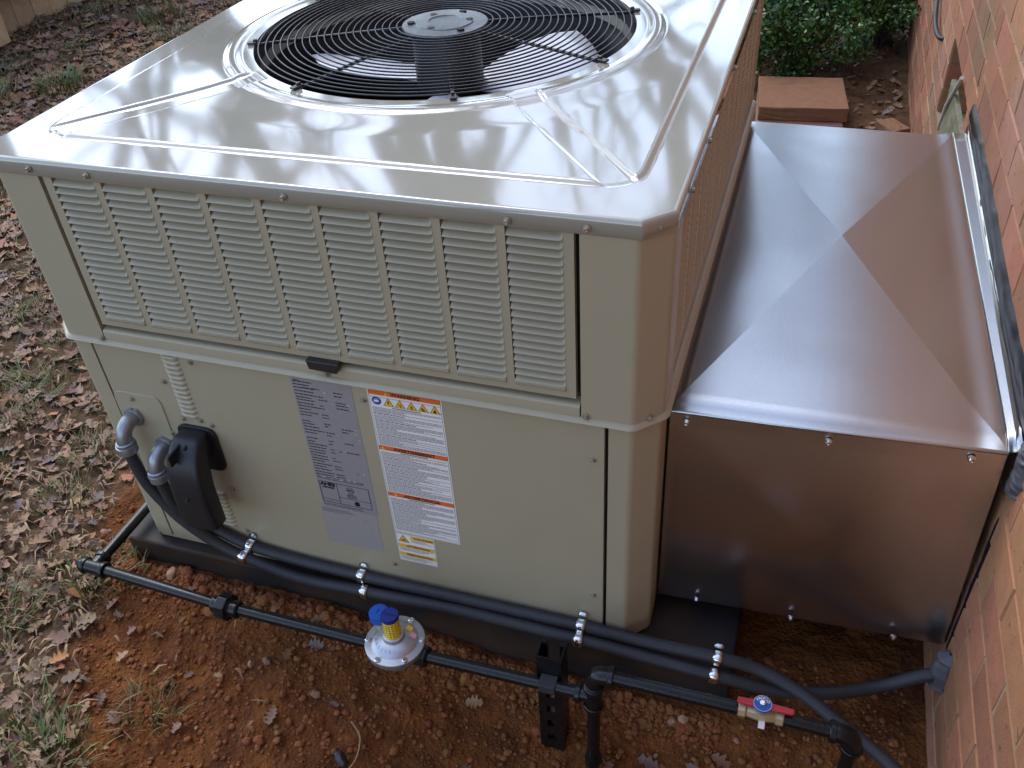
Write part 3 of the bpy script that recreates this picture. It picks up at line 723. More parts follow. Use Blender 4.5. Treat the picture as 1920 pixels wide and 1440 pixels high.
def strap(p, d, tabup, label, grp='zinc straps holding the conduits'):
    """half band round a hose at p with hose direction d"""
    t = thing('conduit_strap', p, label, 'strap', grp)
    d = Vector(d).normalized(); up = Vector((0, 0, 1)); up = (up - d * up.dot(d)).normalized(); out = d.cross(up); 
    if out.y > 0: out = -out
    mb = MB(); vs = []; fs = []; hw = .0085; na = 15; P = Vector(p)
    for i in range(na):
        a = R(-25 + 250 * i / (na - 1)) - R(10)
        nrm = up * math.cos(a - R(90)) * 1 + out * math.sin(a - R(90)) * -1
        nrm = (up * math.sin(a) + out * math.cos(a)) if False else (out * math.sin(a) + up * math.cos(a))
        rr_ = .0127 + (.0012 if i in (4, 5, 9, 10) else 0)
        for s_ in (-1, -.35, .35, 1): vs.append(P + nrm * (rr_ + (.0008 if abs(s_) < .5 else 0)) + d * hw * s_)
    for i in range(na - 1):
        for k in range(3): fs.append((i * 4 + k, i * 4 + k + 1, i * 4 + 5 + k, i * 4 + 4 + k))
    o = mb.add(vs, fs).build('band', 'zinc', t, smooth=60); sd_ = o.modifiers.new('s', 'SOLIDIFY'); sd_.thickness = .0014; sd_.offset = 1
    # tab against the unit
    q = P + up * .0150 - out * .011
    tb = MB(); 
    prof = [(-.0085, 0), (.0085, 0), (.0085, tabup * .6), (.005, tabup), (-.005, tabup), (-.0085, tabup * .6)]
    f0 = lambda a, b_: q + d * a + up * b_ + out * .0012; f1 = lambda a, b_: q + d * a + up * b_
    tb.prism(prof, lambda a, b_: tuple(f0(a, b_)), lambda a, b_: tuple(f1(a, b_))); tb.build('tab', 'zinc', t)
    return t
strap((.300, -.0165, .0595), (1, 0, -.14), .013, 'zinc strap on the upper conduit just right of the black vent hood')
strap((.291, -.0365, .0455), (1, -.02, -.30), .004, 'zinc strap on the lower conduit just right of the black vent hood')
strap((.557, -.0165, .043), (1, 0, -.02), .012, 'zinc strap on the upper conduit below the pale foil sticker')
strap((.569, -.0365, .021), (1, 0, .04), .006, 'zinc strap on the lower conduit below the pale foil sticker')
strap((1.019, -.0165, .043), (1, 0, 0), .013, 'zinc strap on the upper conduit near the chamfered unit corner')
strap((1.019, -.0365, .027), (1, 0, -.02), .004, 'zinc strap on the lower conduit near the chamfered unit corner')
strap((1.276, -.0165, .040), (1, .01, -.02), .012, 'zinc strap on the upper conduit at the bare end of the pad')
strap((1.274, -.0365, .014), (1, .03, -.06), .004, 'zinc strap on the lower conduit at the bare end of the pad')

# ------------------------------------------------------------------ gas piping
PR = .0115
gas = thing('gas_pipe_run', (.5, -.165, .05), 'black iron gas pipe run with tee, union and elbows in front of the unit', 'gas pipe')
T1 = Vector((-.0175, -.138, .030)); PA = Vector((.703, -.169, .056)); PB = Vector((1.066, -.174, .072))
dA = (PA - T1).normalized()
def cyl(a, b, r, name, m='pipe', parent=gas, n=20): return MB().tube([a, b], r, n).build(name, m, parent, smooth=40)
U1 = Vector((.326, -.161, .0435))
MB().tube([T1 + dA * .02, U1, PA - Vector((.045, 0, .001))], PR, 20).build('pipe', 'pipe', gas, smooth=40)
cyl((-.0175, -.120, .030), (-.0125, .30, .030), PR, 'pipe')
MB().tube([(-.0125, .28, .030), (-.0115, .33, .031), (.004, .352, .032), (.02, .355, .032)], PR * 1.2, 16).build('elbow', 'pipe', gas, smooth=50)
def collar(p, d, r=.0158, h=.009, name='collar', parent=gas):
    p = Vector(p); d = Vector(d).normalized(); return MB().lathe([(r * .93, -h / 2), (r, -h / 2 + .0015), (r, h / 2 - .0015), (r * .93, h / 2)], 20, axis_m(p, d)).build(name, 'pipe', parent, smooth=40)
tee = MB().tube([T1 - dA * .026, T1 + dA * .027], .0152, 20); tee.tube([T1, T1 + Vector((0, .030, 0))], .0145, 20); tee = tee.build('tee', 'pipe', gas, smooth=40)
collar(T1 - dA * .024, dA, .0182, .010, 'rim', tee); collar(T1 + dA * .026, dA, .0182, .010, 'rim', tee); collar(T1 + Vector((0, .028, 0)), (0, 1, 0), .0182, .010, 'rim', tee)
MB().lathe([(.0125, 0), (.0125, .010), (.009, .014), (.006, .020)], 16, axis_m(T1 - dA * .028, -dA)).build('pipe_plug', 'pipe', gas, smooth=40)
un = MB().lathe([(.0155, -.031), (.0175, -.028), (.0175, -.018), (.020, -.016), (.020, .010), (.0175, .012), (.0175, .028), (.0150, .031)], 24, axis_m(U1, dA)).build('union', 'pipe', gas, smooth=35)
MB().lathe([(.0262, -.014), (.0278, -.012), (.0278, .008), (.0262, .010)], 8, axis_m(U1, dA)).build('union_nut', 'pipe', un, bevel=.001)
cyl(PA + Vector((.048, -.001, .002)), PB - Vector((.012, 0, 0)), PR, 'pipe')
for f in (.052,): MB().lathe([(.0165, -.016), (.0205, -.014), (.0205, .010), (.0165, .013)], 8, axis_m(PA + Vector((f, -.001, .002)), dA)).build('hex_bushing', 'pipe', gas, bevel=.001)
for f in (-.050,): MB().lathe([(.0160, -.010), (.0190, -.008), (.0190, .010), (.0165, .012)], 8, axis_m(PA + Vector((f, 0, -.001)), dA)).build('hex_bushing', 'pipe', gas, bevel=.001)
# drip tee, leg and riser elbow
DP = PB + Vector((.016, .001, 0))
t2 = MB().tube([DP + Vector((0, 0, .028)), DP - Vector((0, 0, .030))], .0155, 20); t2.tube([DP, DP - Vector((.030, 0, .001))], .0148, 20); t2 = t2.build('tee', 'pipe', gas, smooth=40)
collar(DP + Vector((0, 0, .026)), (0, 0, 1), .0185, .010, 'rim', t2); collar(DP - Vector((0, 0, .028)), (0, 0, 1), .0185, .010, 'rim', t2); collar(DP - Vector((.028, 0, .001)), (1, 0, 0), .0185, .010, 'rim', t2)
cyl(DP - Vector((0, 0, .03)), DP - Vector((0, .004, .205)), PR, 'drip_leg')
MB().lathe([(.0150, .0), (.0160, -.003), (.0160, -.020), (.0135, -.026), (.006, -.028)], 20, axis_m(DP - Vector((0, .004, .190)), (0, 0, 1))).build('leg_cap', 'pipe', gas, smooth=40)
cyl(DP + Vector((0, 0, .026)), DP + Vector((0, .002, .036)), .0125, 'nipple')
EL = DP + Vector((0, .006, .048))
e2 = MB().tube(spline([EL + Vector((0, -.002, -.020)), EL + Vector((.001, -.0005, -.006)), EL + Vector((.009, .0005, .006)), EL + Vector((.026, .001, .008))], 6), .0160, 18).build('elbow', 'pipe', gas, smooth=50)
collar(EL + Vector((0, -.002, -.020)), (0, 0, 1), .0188, .010, 'rim', e2); collar(EL + Vector((.028, .001, .008)), (1, 0, 0), .0188, .010, 'rim', e2)
RA = EL + Vector((.026, .001, .008)); RV = Vector((1.359, -.158, .117)); RE = Vector((1.478, -.158, .114))
cyl(RA, RV - Vector((.036, 0, 0)), PR, 'pipe'); cyl(RV + Vector((.036, 0, 0)), RE, PR, 'pipe')
collar(RE - Vector((.006, 0, 0)), (1, 0, 0), .0185, .011)
MB().tube(spline([RE - Vector((.008, 0, 0)), RE + Vector((.010, 0, 0)), RE + Vector((.024, 0, -.010)), RE + Vector((.028, .001, -.034))], 6), .0160, 18).build('elbow', 'pipe', gas, smooth=50)
collar(RE + Vector((.028, .001, -.034)), (0, 0, 1), .0185, .011)
cyl(RE + Vector((.028, .001, -.030)), RE + Vector((.028, .003, -.33)), PR, 'riser')

# ball valve
valve = thing('gas_shutoff_valve', RV, 'brass ball valve with red lever and round blue logo disc', 'valve')
MB().lathe([(.0115, -.037), (.0138, -.035), (.0138, -.025), (.0108, -.022), (.0130, -.011), (.0140, 0), (.0130, .011), (.0108, .022), (.0138, .025), (.0138, .035), (.0115, .037)], 8, axis_m(RV, (1, 0, 0))).build('body', 'brass', valve, smooth=25)
MB().lathe([(.008, .0), (.008, .020)], 14, Matrix.Translation(RV)).build('stem', 'brass', valve)
hz = RV.z + .0205
hpoly = rounded([(-.040, -.0052), (-.012, -.0068), (.012, -.0068), (.050, -.0050), (.050, .0050), (.012, .0068), (-.012, .0068), (-.040, .0052)], .003, 3)
hl = MB().prism(hpoly, lambda x, y: (RV.x + x, RV.y + y, hz), lambda x, y: (RV.x + x, RV.y + y, hz + .0045)).build('lever', 'red', valve, bevel=.001)
dsc = MB().lathe([(.0152, 0), (.0152, .0022), (.0142, .0030)], 28, Matrix.Translation((RV.x, RV.y, hz + .0045))).build('logo_disc', 'cobalt', valve, smooth=30)
b = MB(); n = 32; zz = hz + .0078
for r0, r1 in ((.0139, .0145),): b.add([(RV.x + r_ * math.cos(2 * math.pi * k / n), RV.y + r_ * math.sin(2 * math.pi * k / n), zz) for r_ in (r0, r1) for k in range(n)], [(k, (k + 1) % n, (k + 1) % n + n, k + n) for k in range(n)])
for i, chh in enumerate('PROFLO'):
    a = R(150 - i * 24); v, f = text_verts(chh, .0062, .0002); rot = Matrix.Rotation(a - R(90), 2)
    b.add([(RV.x + .0098 * math.cos(a) + (rot @ Vector((q.x, q.y))).x, RV.y + .0098 * math.sin(a) + (rot @ Vector((q.x, q.y))).y, zz) for q in v], f)
b.build('logo_lettering', 'white', dsc)
MB().lathe([(.0055, 0), (.0055, .0035), (.003, .0045)], 6, Matrix.Translation((RV.x, RV.y, hz + .0076))).build('lever_nut', 'zinc', valve)
MB().box((RV.x - .002, RV.y - .027, RV.z - .002), (RV.x + .008, RV.y - .012, RV.z - .0005), None).build('paper_tag', 'white', valve)

# regulator
RG = Vector((.703, -.169, .056)); reg = thing('gas_regulator', RG, 'round cast aluminium gas regulator with yellow tower and two blue caps', 'regulator')
TZ = Matrix.Translation(RG)
MB().lathe([(.018, -.030), (.030, -.026), (.036, -.010), (.046, .006), (.0545, .014), (.0560, .016), (.0560, .0215)], 48, TZ).build('lower_body', 'regal', reg, smooth=40)
cyl(RG - Vector((.055, 0, .0015)), RG + Vector((.055, 0, .0015)), .0175, 'port', 'regal', reg)
ub = MB().lathe([(.0562, .0220), (.0562, .0275), (.0540, .0290), (.0450, .0292), (.0425, .0310), (.0400, .0350), (.0300, .0400), (.0215, .0425), (.0195, .0500), (.0160, .0520)], 48, TZ).build('upper_body', 'regal', reg, smooth=35)
for k in range(6):
    a = R(15 + 60 * k); q = RG + Vector((.0505 * math.cos(a), .0505 * math.sin(a), .0285))
    MB().lathe([(.0055, 0), (.0055, .0035), (.0042, .0048)], 12, Matrix.Translation(q)).build('flange_bolt', 'zinc', reg, smooth=40)
MB().lathe([(.0160, .050), (.0160, .096)], 28, TZ).build('tower_label', 'yellow', reg, smooth=40)
b = MB()
for i in range(6):
    for k in range(7):
        a0 = R(-150 + k * 22); a1 = a0 + R(random.uniform(8, 17)); z = .057 + i * .0062; r_ = .0162
        b.add([RG + Vector((r_ * math.cos(a), r_ * math.sin(a), zz_)) for a, zz_ in ((a0, z), (a1, z), (a1, z + .0022), (a0, z + .0022))], [(0, 1, 2, 3)])
b.build('tower_print', 'ink', reg)
tc = MB().lathe([(.0168, .096), (.0168, .103), (.0158, .1050), (.002, .1050)], 28, TZ).build('tower_cap', 'navy', reg, smooth=35)
MB().box((RG.x - .013, RG.y - .0012, RG.z + .1046), (RG.x + .013, RG.y + .0012, RG.z + .1056)).build('cap_slot', 'dark', tc)
VQ = RG + Vector((-.032, .016, 0))
MB().lathe([(.0095, .036), (.0095, .058), (.012, .060)], 8, Matrix.Translation(VQ)).build('vent_fitting', 'brass', reg, smooth=30)
vc = MB().lathe([(.0150, .060), (.0185, .064), (.0185, .080), (.0170, .0825), (.002, .0825)], 28, Matrix.Translation(VQ)).build('vent_cap', 'blue', reg, smooth=35)
for dx_ in (-.0055, .0035): MB().box((VQ.x + dx_, VQ.y - .0045, VQ.z + .0825), (VQ.x + dx_ + .004, VQ.y + .0055, VQ.z + .0842)).build('cap_ridge', 'blue', vc, bevel=.0006)
MB().box((VQ.x - .0095, VQ.y + .0050, VQ.z + .0825), (VQ.x + .0105, VQ.y + .0072, VQ.z + .0842)).build('cap_ridge', 'blue', vc, bevel=.0006)
b = MB()
for i, chh in enumerate('MAXITROL'):
    a = R(205 + i * 15); v, f = text_verts(chh, .0088, .0002); rot = Matrix.Rotation(a + R(90), 2)
    for q_ in (0,):
        b.add([RG + Vector((.0335 * math.cos(a) + (rot @ Vector((q.x, q.y))).x, .0335 * math.sin(a) + (rot @ Vector((q.x, q.y))).y, .0400 + .0002 - (abs((Vector((.0335 * math.cos(a), .0335 * math.sin(a))) + rot @ Vector((q.x, q.y))).length - .0300) * .45))) for q in v], f)
b.build('embossed_lettering', 'cast', reg)
MB().box((-.006, -.005, 0), (.006, .005, .0006), Matrix.Translation(RG + Vector((.021, .024, .0408))) @ Matrix.Rotation(.35, 4, 'Y')).build('yellow_tag', 'yellow', reg)
MB().box((-.006, -.005, 0), (.006, .005, .0006), Matrix.Translation(RG + Vector((.033, .012, .0392))) @ Matrix.Rotation(.45, 4, 'Y')).build('pink_tag', 'pinkw', reg)

# strut support
st = thing('strut_post', (.998, -.150, -.17), 'black slotted steel strut post standing in the clay, holding up the gas pipe', 'post')
sx0, sx1, syf, syb = .974, 1.020, -.1600, -.1190; zb, zt = -.215, .128
web = MB(); slots = [(zb + .030 + .048 * i, zb + .052 + .048 * i) for i in range(6)]
web.box((sx0, syf, zb), (sx0 + .015, syf + .0025, zt)); web.box((sx1 - .015, syf, zb), (sx1, syf + .0025, zt))
zprev = zb
for a, b_ in slots: web.box((sx0 + .015, syf, zprev), (sx1 - .015, syf + .0025, a)); zprev = b_
web.box((sx0 + .015, syf, zprev), (sx1 - .015, syf + .0025, zt)); web.build('web', 'pipe', st)
for x in (sx0, sx1 - .0025): MB().box((x, syf + .0025, zb), (x + .0025, syb, zt)).build('flange', 'pipe', st)
for x0, x1 in ((sx0 + .0025, sx0 + .011), (sx1 - .011, sx1 - .0025)): MB().box((x0, syb - .010, zb), (x1, syb, zt)).build('return_lip', 'pipe', st)
pz = .0693
MB().prism([(-.0135, -.006), (-.0135, .0135), (.013, .0135), (.013, .0115), (-.0115, .0115), (-.0115, -.006)], lambda y, z: (.984, -.1735 + y, pz + z), lambda y, z: (1.014, -.1735 + y, pz + z)).build('pipe_clamp', 'hose', st, bevel=.0008)

# ------------------------------------------------------------------ sheet metal duct
duct = thing('sheet_metal_duct', (1.40, .70, .03), 'shiny galvanised sheet metal duct boxed between the unit and the brick wall', 'duct')
A = {'fl': (1.1425, .099, .522), 'fr': (1.6475, .111, .522), 'bl': (1.130, 1.290, .520), 'br': (1.628, 1.285, .520)}
def topz(u, v):
    e = .017 * (1 - np.maximum(np.abs(u), np.abs(v)))
    return e
A_ = {k: np.array(v) for k, v in A.items()}
def top_pt(u, v):
    s, t = (u + 1) / 2, (v + 1) / 2
    p = (A_['fl'] * (1 - s) + A_['fr'] * s) * (1 - t) + (A_['bl'] * (1 - s) + A_['br'] * s) * t
    z = topz(u, v)
    z += .0055 * sstep(.80, 1.0, u) ** 1.3          # rim turned up to the wall
    z -= .011 * sstep(-.945, -1.0, v) * (1 - sstep(.2, 1., u) * .6)                  # front edge rolled down
    z -= .0015 * sstep(-.9, -1.0, u)
    z += .0012 * (vnoise(p[0], p[1], 5, 31) - .5) + .0005 * (vnoise(p[0], p[1], 13, 32) - .5)
    return (p[0], p[1], p[2] + z)
mb = MB(); n = 72
for f in range(4):
    grid = []
    for i in range(n + 1):
        row = []; r_ = i / n
        for j in range(n + 1):
            q = (2 * j / n - 1) * r_
            u, v = [(q, -r_), (r_, q), (-q, r_), (-r_, -q)][f]; row.append(top_pt(u, v))
        grid.append(row)
    vs = [q for row in grid for q in row]; fs = []
    for i in range(n):
        for j in range(n):
            a = i * (n + 1) + j; b_ = a + n + 1
            fs.append((a, a + 1, b_ + 1) if i == 0 else (a, a + 1, b_ + 1, b_))
            if i == 0: fs[-1] = (a, b_ + 1, b_)
    mb.add(vs, fs)
dt = mb.build('top_panel', 'galv', duct, smooth=80)
for p in dt.data.polygons: pass
# front panel with gentle oil-canning
fb = {'tl': (1.1435, .1005, .5125), 'tr': (1.6475, .1125, .5205), 'bl': (1.1445, .1035, .034), 'br': (1.6620, .1120, .052)}
fb = {k: np.array(v) for k, v in fb.items()}
vs = []; fs = []; nu, nv = 50, 46
for i in range(nu + 1):
    for j in range(nv + 1):
        s, t = i / nu, j / nv; p = (fb['bl'] * (1 - s) + fb['br'] * s) * (1 - t) + (fb['tl'] * (1 - s) + fb['tr'] * s) * t
        uu, vv = 2 * s - 1, 2 * t - 1
        p = p + np.array([0, -.010 * (1 - max(abs(uu), abs(vv))) - .003 * (float(vnoise(p[0], p[2], 5, 33)) - .5), 0]); vs.append(tuple(p))
for i in range(nu):
    for j in range(nv): a = i * (nv + 1) + j; fs.append((a, a + nv + 1, a + nv + 2, a + 1))
MB().add(vs, fs).build('front_panel', 'galv_f', duct, smooth=50)
# overlap flange across the top of the front and along the bottom
def strip(a0, a1, b0, b1, th, name, m='galv_f'):
    a0, a1, b0, b1 = [Vector(q) for q in (a0, a1, b0, b1)]; o = Vector((0, -th, 0))
    return MB().add([a0, a1, b1, b0, a0 + o, a1 + o, b1 + o, b0 + o], [(0, 1, 2, 3), (4, 7, 6, 5), (0, 4, 5, 1), (1, 5, 6, 2), (2, 6, 7, 3), (3, 7, 4, 0)]).build(name, m, duct)
strip((1.145, .0985, .484), (1.646, .1100, .489), (1.145, .0985, .5115), (1.6460, .1105, .5195), .0022, 'overlap_flange')
MB().tube([(1.1435, .0985, .5125), (1.30, .0995, .516), (1.45, .1040, .519), (1.6470, .1105, .5225)], .0030, 10).build('folded_edge', 'galv', duct, smooth=60)
zs_ = screw_mesh('zinc', .0050)
for x, z in ((1.172, .497), (1.394, .499), (1.600, .506)): screw(x, .0945 + (x - 1.14) * .022, z, parent=duct, me=zs_)
for x, z in ((1.219, .049), (1.395, .053), (1.575, .060)): screw(x, .0985, z, parent=duct, me=zs_)
# hidden sides: back, bottom
MB().add([(1.130, 1.29, .519), (1.628, 1.285, .519), (1.66, 1.285, .05), (1.1445, 1.29, .034)], [(0, 1, 2, 3)]).build('rear_panel', 'galv_f', duct)
MB().add([(1.1445, .105, .034), (1.661, .113, .052), (1.66, 1.285, .05), (1.1445, 1.29, .034)], [(0, 1, 2, 3)]).build('bottom_panel', 'galv_f', duct)
# flange against the unit side
MB().add([(1.1420, .102, .521), (1.1290, 1.29, .521), (1.1405, 1.29, .546), (1.1425, .102, .546)], [(0, 1, 2, 3)]).build('unit_flange', 'galv_f', duct)
# standing seam at wall: raised slip and flange to the wall
sl = [Vector(top_pt(1, v)) for v in np.linspace(-1, 1, 26)]
vs = []; fs = []
for i, p in enumerate(sl):
    xw = WALLX - .006 - .0010 * i * .2
    for q in ((p.x - .001, p.y, p.z + .0012), (p.x + .0006, p.y, p.z + .0022), (p.x + .0014, p.y, p.z - .0006), (xw - .002, p.y, p.z + .003), (xw, p.y, p.z + .022)): vs.append(q)
for i in range(len(sl) - 1):
    for k in range(4): fs.append((i * 5 + k, i * 5 + k + 1, i * 5 + 6 + k, i * 5 + 5 + k))
o = MB().add(vs, fs).build('wall_flange', 'galv', duct, smooth=30); m_ = o.modifiers.new('s', 'SOLIDIFY'); m_.thickness = .001
# sealant bead round the opening
def lumpy(path, wid, name, m, seed=0, thick=.008):
    """smeared mastic ribbon lying on the wall plane: path points (x,y,z), width across"""
    pts = spline(path, 14); mb = MB(); vs = []; fs = []; na = 7
    for i, p in enumerate(pts):
        a = pts[max(0, i - 1)]; b_ = pts[min(len(pts) - 1, i + 1)]; d = (b_ - a).normalized(); sd2 = Vector((1, 0, 0)).cross(d).normalized()
        e = min(1, i / 5, (len(pts) - 1 - i) / 5) * .8 + .2; s_ = i * .42
        w1 = wid * e * (.8 + .4 * float(vnoise(s_ * .4, seed, 1, 40 + seed))); w2 = wid * e * (.8 + .4 * float(vnoise(s_ * .45, seed + 9, 1, 45 + seed)))
        for k in range(na):
            t = k / (na - 1) * 2 - 1; off = t * (w1 if t < 0 else w2)
            h = thick * (1 - t * t) ** .45 * e * (.75 + .45 * float(vnoise(s_ * .45, t * 1.3 + seed, 1, 50 + seed)))
            q = p + sd2 * off; vs.append((q.x - h + .002, q.y, q.z))
    for i in range(len(pts) - 1):
        for k in range(na - 1): fs.append((i * na + k, i * na + k + 1, (i + 1) * na + k + 1, (i + 1) * na + k))
    return mb.add(vs, fs).build(name, m, duct, smooth=80)
lumpy([(WALLX, y, .566 + .006 * math.sin(y * 9)) for y in np.linspace(1.37, .08, 14)], .021, 'sealant', 'tar', 1, .010)
lumpy([(WALLX - .004, y, .546 + .003 * math.sin(y * 7)) for y in np.linspace(1.33, .12, 12)], .007, 'sealant', 'tar', 4, .008)
lumpy([(WALLX - .001, .090 + .004 * math.sin(t * 9), .565 - t * .11) for t in np.linspace(0, 1, 8)], .022, 'sealant', 'tarfoil', 2, .012)
lumpy([(WALLX, .103, .41 - t * .37) for t in np.linspace(0, 1, 8)], .005, 'sealant', 'tar', 3, .005)
lumpy([(WALLX - .002, .066, .085), (WALLX - .004, .064, .055), (WALLX - .002, .060, .012), (WALLX, .058, -.005)], .020, 'sealant', 'tarfoil', 5, .022)

# ------------------------------------------------------------------ house wall of brick
wall = thing('house_wall', (WALLX + .1, 1.0, -.2), 'red brick house wall beside the metal duct', 'wall')
SEAMY = 1.335; XF = WALLX + .012                    # far section set back 12 mm
VY0, VY1, VZ0, VZ1 = 1.52, 2.10, .26, .50           # crawl-space vent opening
MB().box((WALLX + .0022, -6, -.25), (WALLX + .105, SEAMY, 2.75)).build('mortar_bed', 'mortar', wall)
for a, b_ in (((SEAMY, -.25), (8, VZ0)), ((SEAMY, VZ1), (8, 2.75)), ((SEAMY, VZ0), (VY0, VZ1)), ((VY1, VZ0), (8, VZ1))):
    MB().box((XF + .0022, a[0] + .0005, a[1]), (XF + .105, b_[0], b_[1])).build('mortar_bed', 'mortar', wall)
MB().box((XF + .098, VY0, VZ0), (XF + .104, VY1, VZ1)).build('vent_back', 'dark', wall)
CP, BL, JT = .080, .205, .0054
R3 = cam.matrix_world.to_3x3().inverted()
def pix(p):
    d = R3 @ (Vector(p) - CAM)
    if d.z > -.05: return None
    return 512 + 902.9 * d.x / -d.z, 384 - 902.9 * d.y / -d.z
bricks = []; 
def brick_mesh(L, H, Dp, seed):
    r = random.Random(seed); mb = MB(); e = .0022
    j = lambda a=.0012: r.uniform(-a, a)
    # front face inset with worn arrises
    x0 = 0
    A1 = [(e * .4, j(), j()), (e * .4, L + j(), j()), (e * .4, L + j(), H + j()), (e * .4, j(), H + j())]
    ring = [(e + .0015, 0, 0), (e + .0015, L, 0), (e + .0015, L, H), (e + .0015, 0, H)]
    back = [(Dp, 0, 0), (Dp, L, 0), (Dp, L, H), (Dp, 0, H)]
    front = [(0 + j(.0008), e + abs(j()), e + abs(j())), (j(.0008), L - e - abs(j()), e + abs(j())), (j(.0008), L - e - abs(j()), H - e - abs(j())), (j(.0008), e + abs(j()), H - e - abs(j()))]
    vs = front + ring + back; fs = [(0, 3, 2, 1)]
    for k in range(4): fs.append((k, (k + 1) % 4, 4 + (k + 1) % 4, 4 + k)); fs.append((4 + k, 4 + (k + 1) % 4, 8 + (k + 1) % 4, 8 + k))
    mb.add(vs, fs); return mb.mesh('brick', 'brick')
BH = CP - JT
full = [brick_mesh(BL - JT, BH, .03, s) for s in range(6)]
def courses(y0, y1, xf, zoff, off):
    z = -.22 + zoff; k = 0
    while z < 2.7:
        y = y0 - (BL / 2 if (k + off) % 2 else 0)
        while y < y1 - .012:
            a, b_ = max(y, y0), min(y + BL, y1)
            if b_ - a > .02:
                if xf == XF and z + CP > VZ0 + .01 and z < VZ1 - .01 and b_ > VY0 and a < VY1:
                    for a2, b2 in ((a, min(b_, VY0)), (max(a, VY1), b_)):
                        if b2 - a2 > .015: bricks.append((xf, a2, b2, z))
                else: bricks.append((xf, a, b_, z))
            y += BL
        z += CP; k += 1
courses(-1.6, SEAMY, WALLX, 0, 0); courses(SEAMY + .008, 6.2, XF, 0, 1)
scored = []
for (xf, a, b_, z) in bricks:
    q = [pix((xf, yy, zz)) for yy in (a, b_) for zz in (z, z + CP)]
    sc = 0
    if all(q):
        us = [t[0] for t in q]; vv_ = [t[1] for t in q]
        if max(us) > 0 and min(us) < 1024 and max(vv_) > 0 and min(vv_) < 768:
            cw = min(max(us), 1024) - max(min(us), 0); chh = min(max(vv_), 768) - max(min(vv_), 0); sc = cw * chh
    scored.append((sc, (xf, a, b_, z)))
scored.sort(key=lambda t: -t[0])
rest = MB(); cache = {}
for i, (sc, (xf, a, b_, z)) in enumerate(scored):
    L = b_ - a - JT
    if L < .008: continue
    jx = random.uniform(-.0015, .0012)
    if sc > 0 and i < 290:
        if abs(L - (BL - JT)) < .001: me = random.choice(full)
        else:
            key = round(L, 4); me = cache.get(key) or cache.setdefault(key, brick_mesh(L, BH, .03, int(key * 9999)))
        o = link('brick', me, wall); o.location = Vector((xf + jx, a + JT / 2, z + JT / 2)) - wloc(wall)
    else:
        rest.box((xf + jx, a + JT / 2, z + JT / 2), (xf + .03, b_ - JT / 2, z + CP - JT / 2))
kind(rest.build('brick_field', 'brick', wall), 'stuff')
for z in (VZ0, VZ0 + CP, VZ0 + 2 * CP):              # jamb of the vent opening: brick ends
    o = link('brick', MB().box((XF + .006, VY1 - .004, z + .004), (XF + .094, VY1 + .02, z + CP - .004)).mesh('brick', 'brick'), wall)
MB().box((XF - .002, SEAMY + .0005, .56), (XF + .01, SEAMY + .007, 2.7)).build('seam_mortar', 'mortar', wall)
MB().box((WALLX + .105, -6, -.25), (WALLX + .30, 8, 2.75)).build('wall_core', 'soffit', wall)
MB().add([(WALLX - .03, -6, 2.76), (WALLX + 3.5, -6, 4.3), (WALLX + 3.5, 8, 4.3), (WALLX - .03, 8, 2.76)], [(0, 1, 2, 3)]).build('roof', 'bark', wall)
# stick and mossy board at the vent
bd = MB().box((XF - .010, 1.46, .275), (XF + .004, 1.86, .455)); tag(bd.build('vent_board', 'cement', None, bevel=.002), 'mossy grey cement board covering part of the wall vent opening', 'board')
tag(MB().tube([(XF - .008, 1.90, .285), (XF - .014, 1.80, .40), (XF - .011, 1.66, .53)], .006, 8).build('stick', 'whitestick', None), 'bleached white stick resting on top of the mossy cement board', 'stick')
tag(MB().tube(spline([(XF - .012, 3.6, .47), (XF - .012, 3.0, .465), (XF - .014, 2.75, .45), (XF - .020, 2.55, .41), (XF - .012, 2.42, .40), (XF + .004, 2.38, .405)], 8), .008, 10).build('cable', 'cable', None, smooth=60), 'dark cable hanging along the brick wall above the shrub', 'cable')

# ------------------------------------------------------------------ pavers and broken brick behind the duct
def block(x0, y0, z0, x1, y1, z1, rz, name, m, label, cat, grp=None, seed=0):
    cx, cy = (x0 + x1) / 2, (y0 + y1) / 2; import bmesh
    bm = bmesh.new(); bmesh.ops.create_cube(bm, size=1)
    bmesh.ops.scale(bm, vec=(x1 - x0, y1 - y0, z1 - z0), verts=bm.verts); bmesh.ops.subdivide_edges(bm, edges=bm.edges, cuts=5, use_grid_fill=True)
    r = random.Random(seed)
    for v in bm.verts: v.co += Vector((r.uniform(-1, 1), r.uniform(-1, 1), r.uniform(-1, 1))) * .0016
    me = bpy.data.meshes.new(name); bm.to_mesh(me); bm.free(); me.materials.append(M[m])
    o = link(name, me); o.location = (cx, cy, (z0 + z1) / 2); o.rotation_euler = (0, 0, rz)
    bv = o.modifiers.new('b', 'BEVEL'); bv.width = .004; bv.segments = 2; bv.limit_method = 'ANGLE'; bv.angle_limit = R(50)
    return tag(o, label, cat, grp)
block(1.065, 2.63, -.020, 1.412, 2.975, .036, .10, 'paving_slab', 'paver', 'tan square paving slab lying on top of the rose coloured slab', 'paving slab', seed=1)
block(1.065, 2.60, -.085, 1.400, 2.945, -.022, .09, 'paving_slab', 'paver2', 'rose coloured paving slab lying under the tan slab', 'paving slab', seed=2)
block(1.565, 2.64, -.095, 1.645, 2.76, -.035, .6, 'broken_brick', 'paver', 'broken orange brick on the soil by the wall foot', 'brick', seed=3)

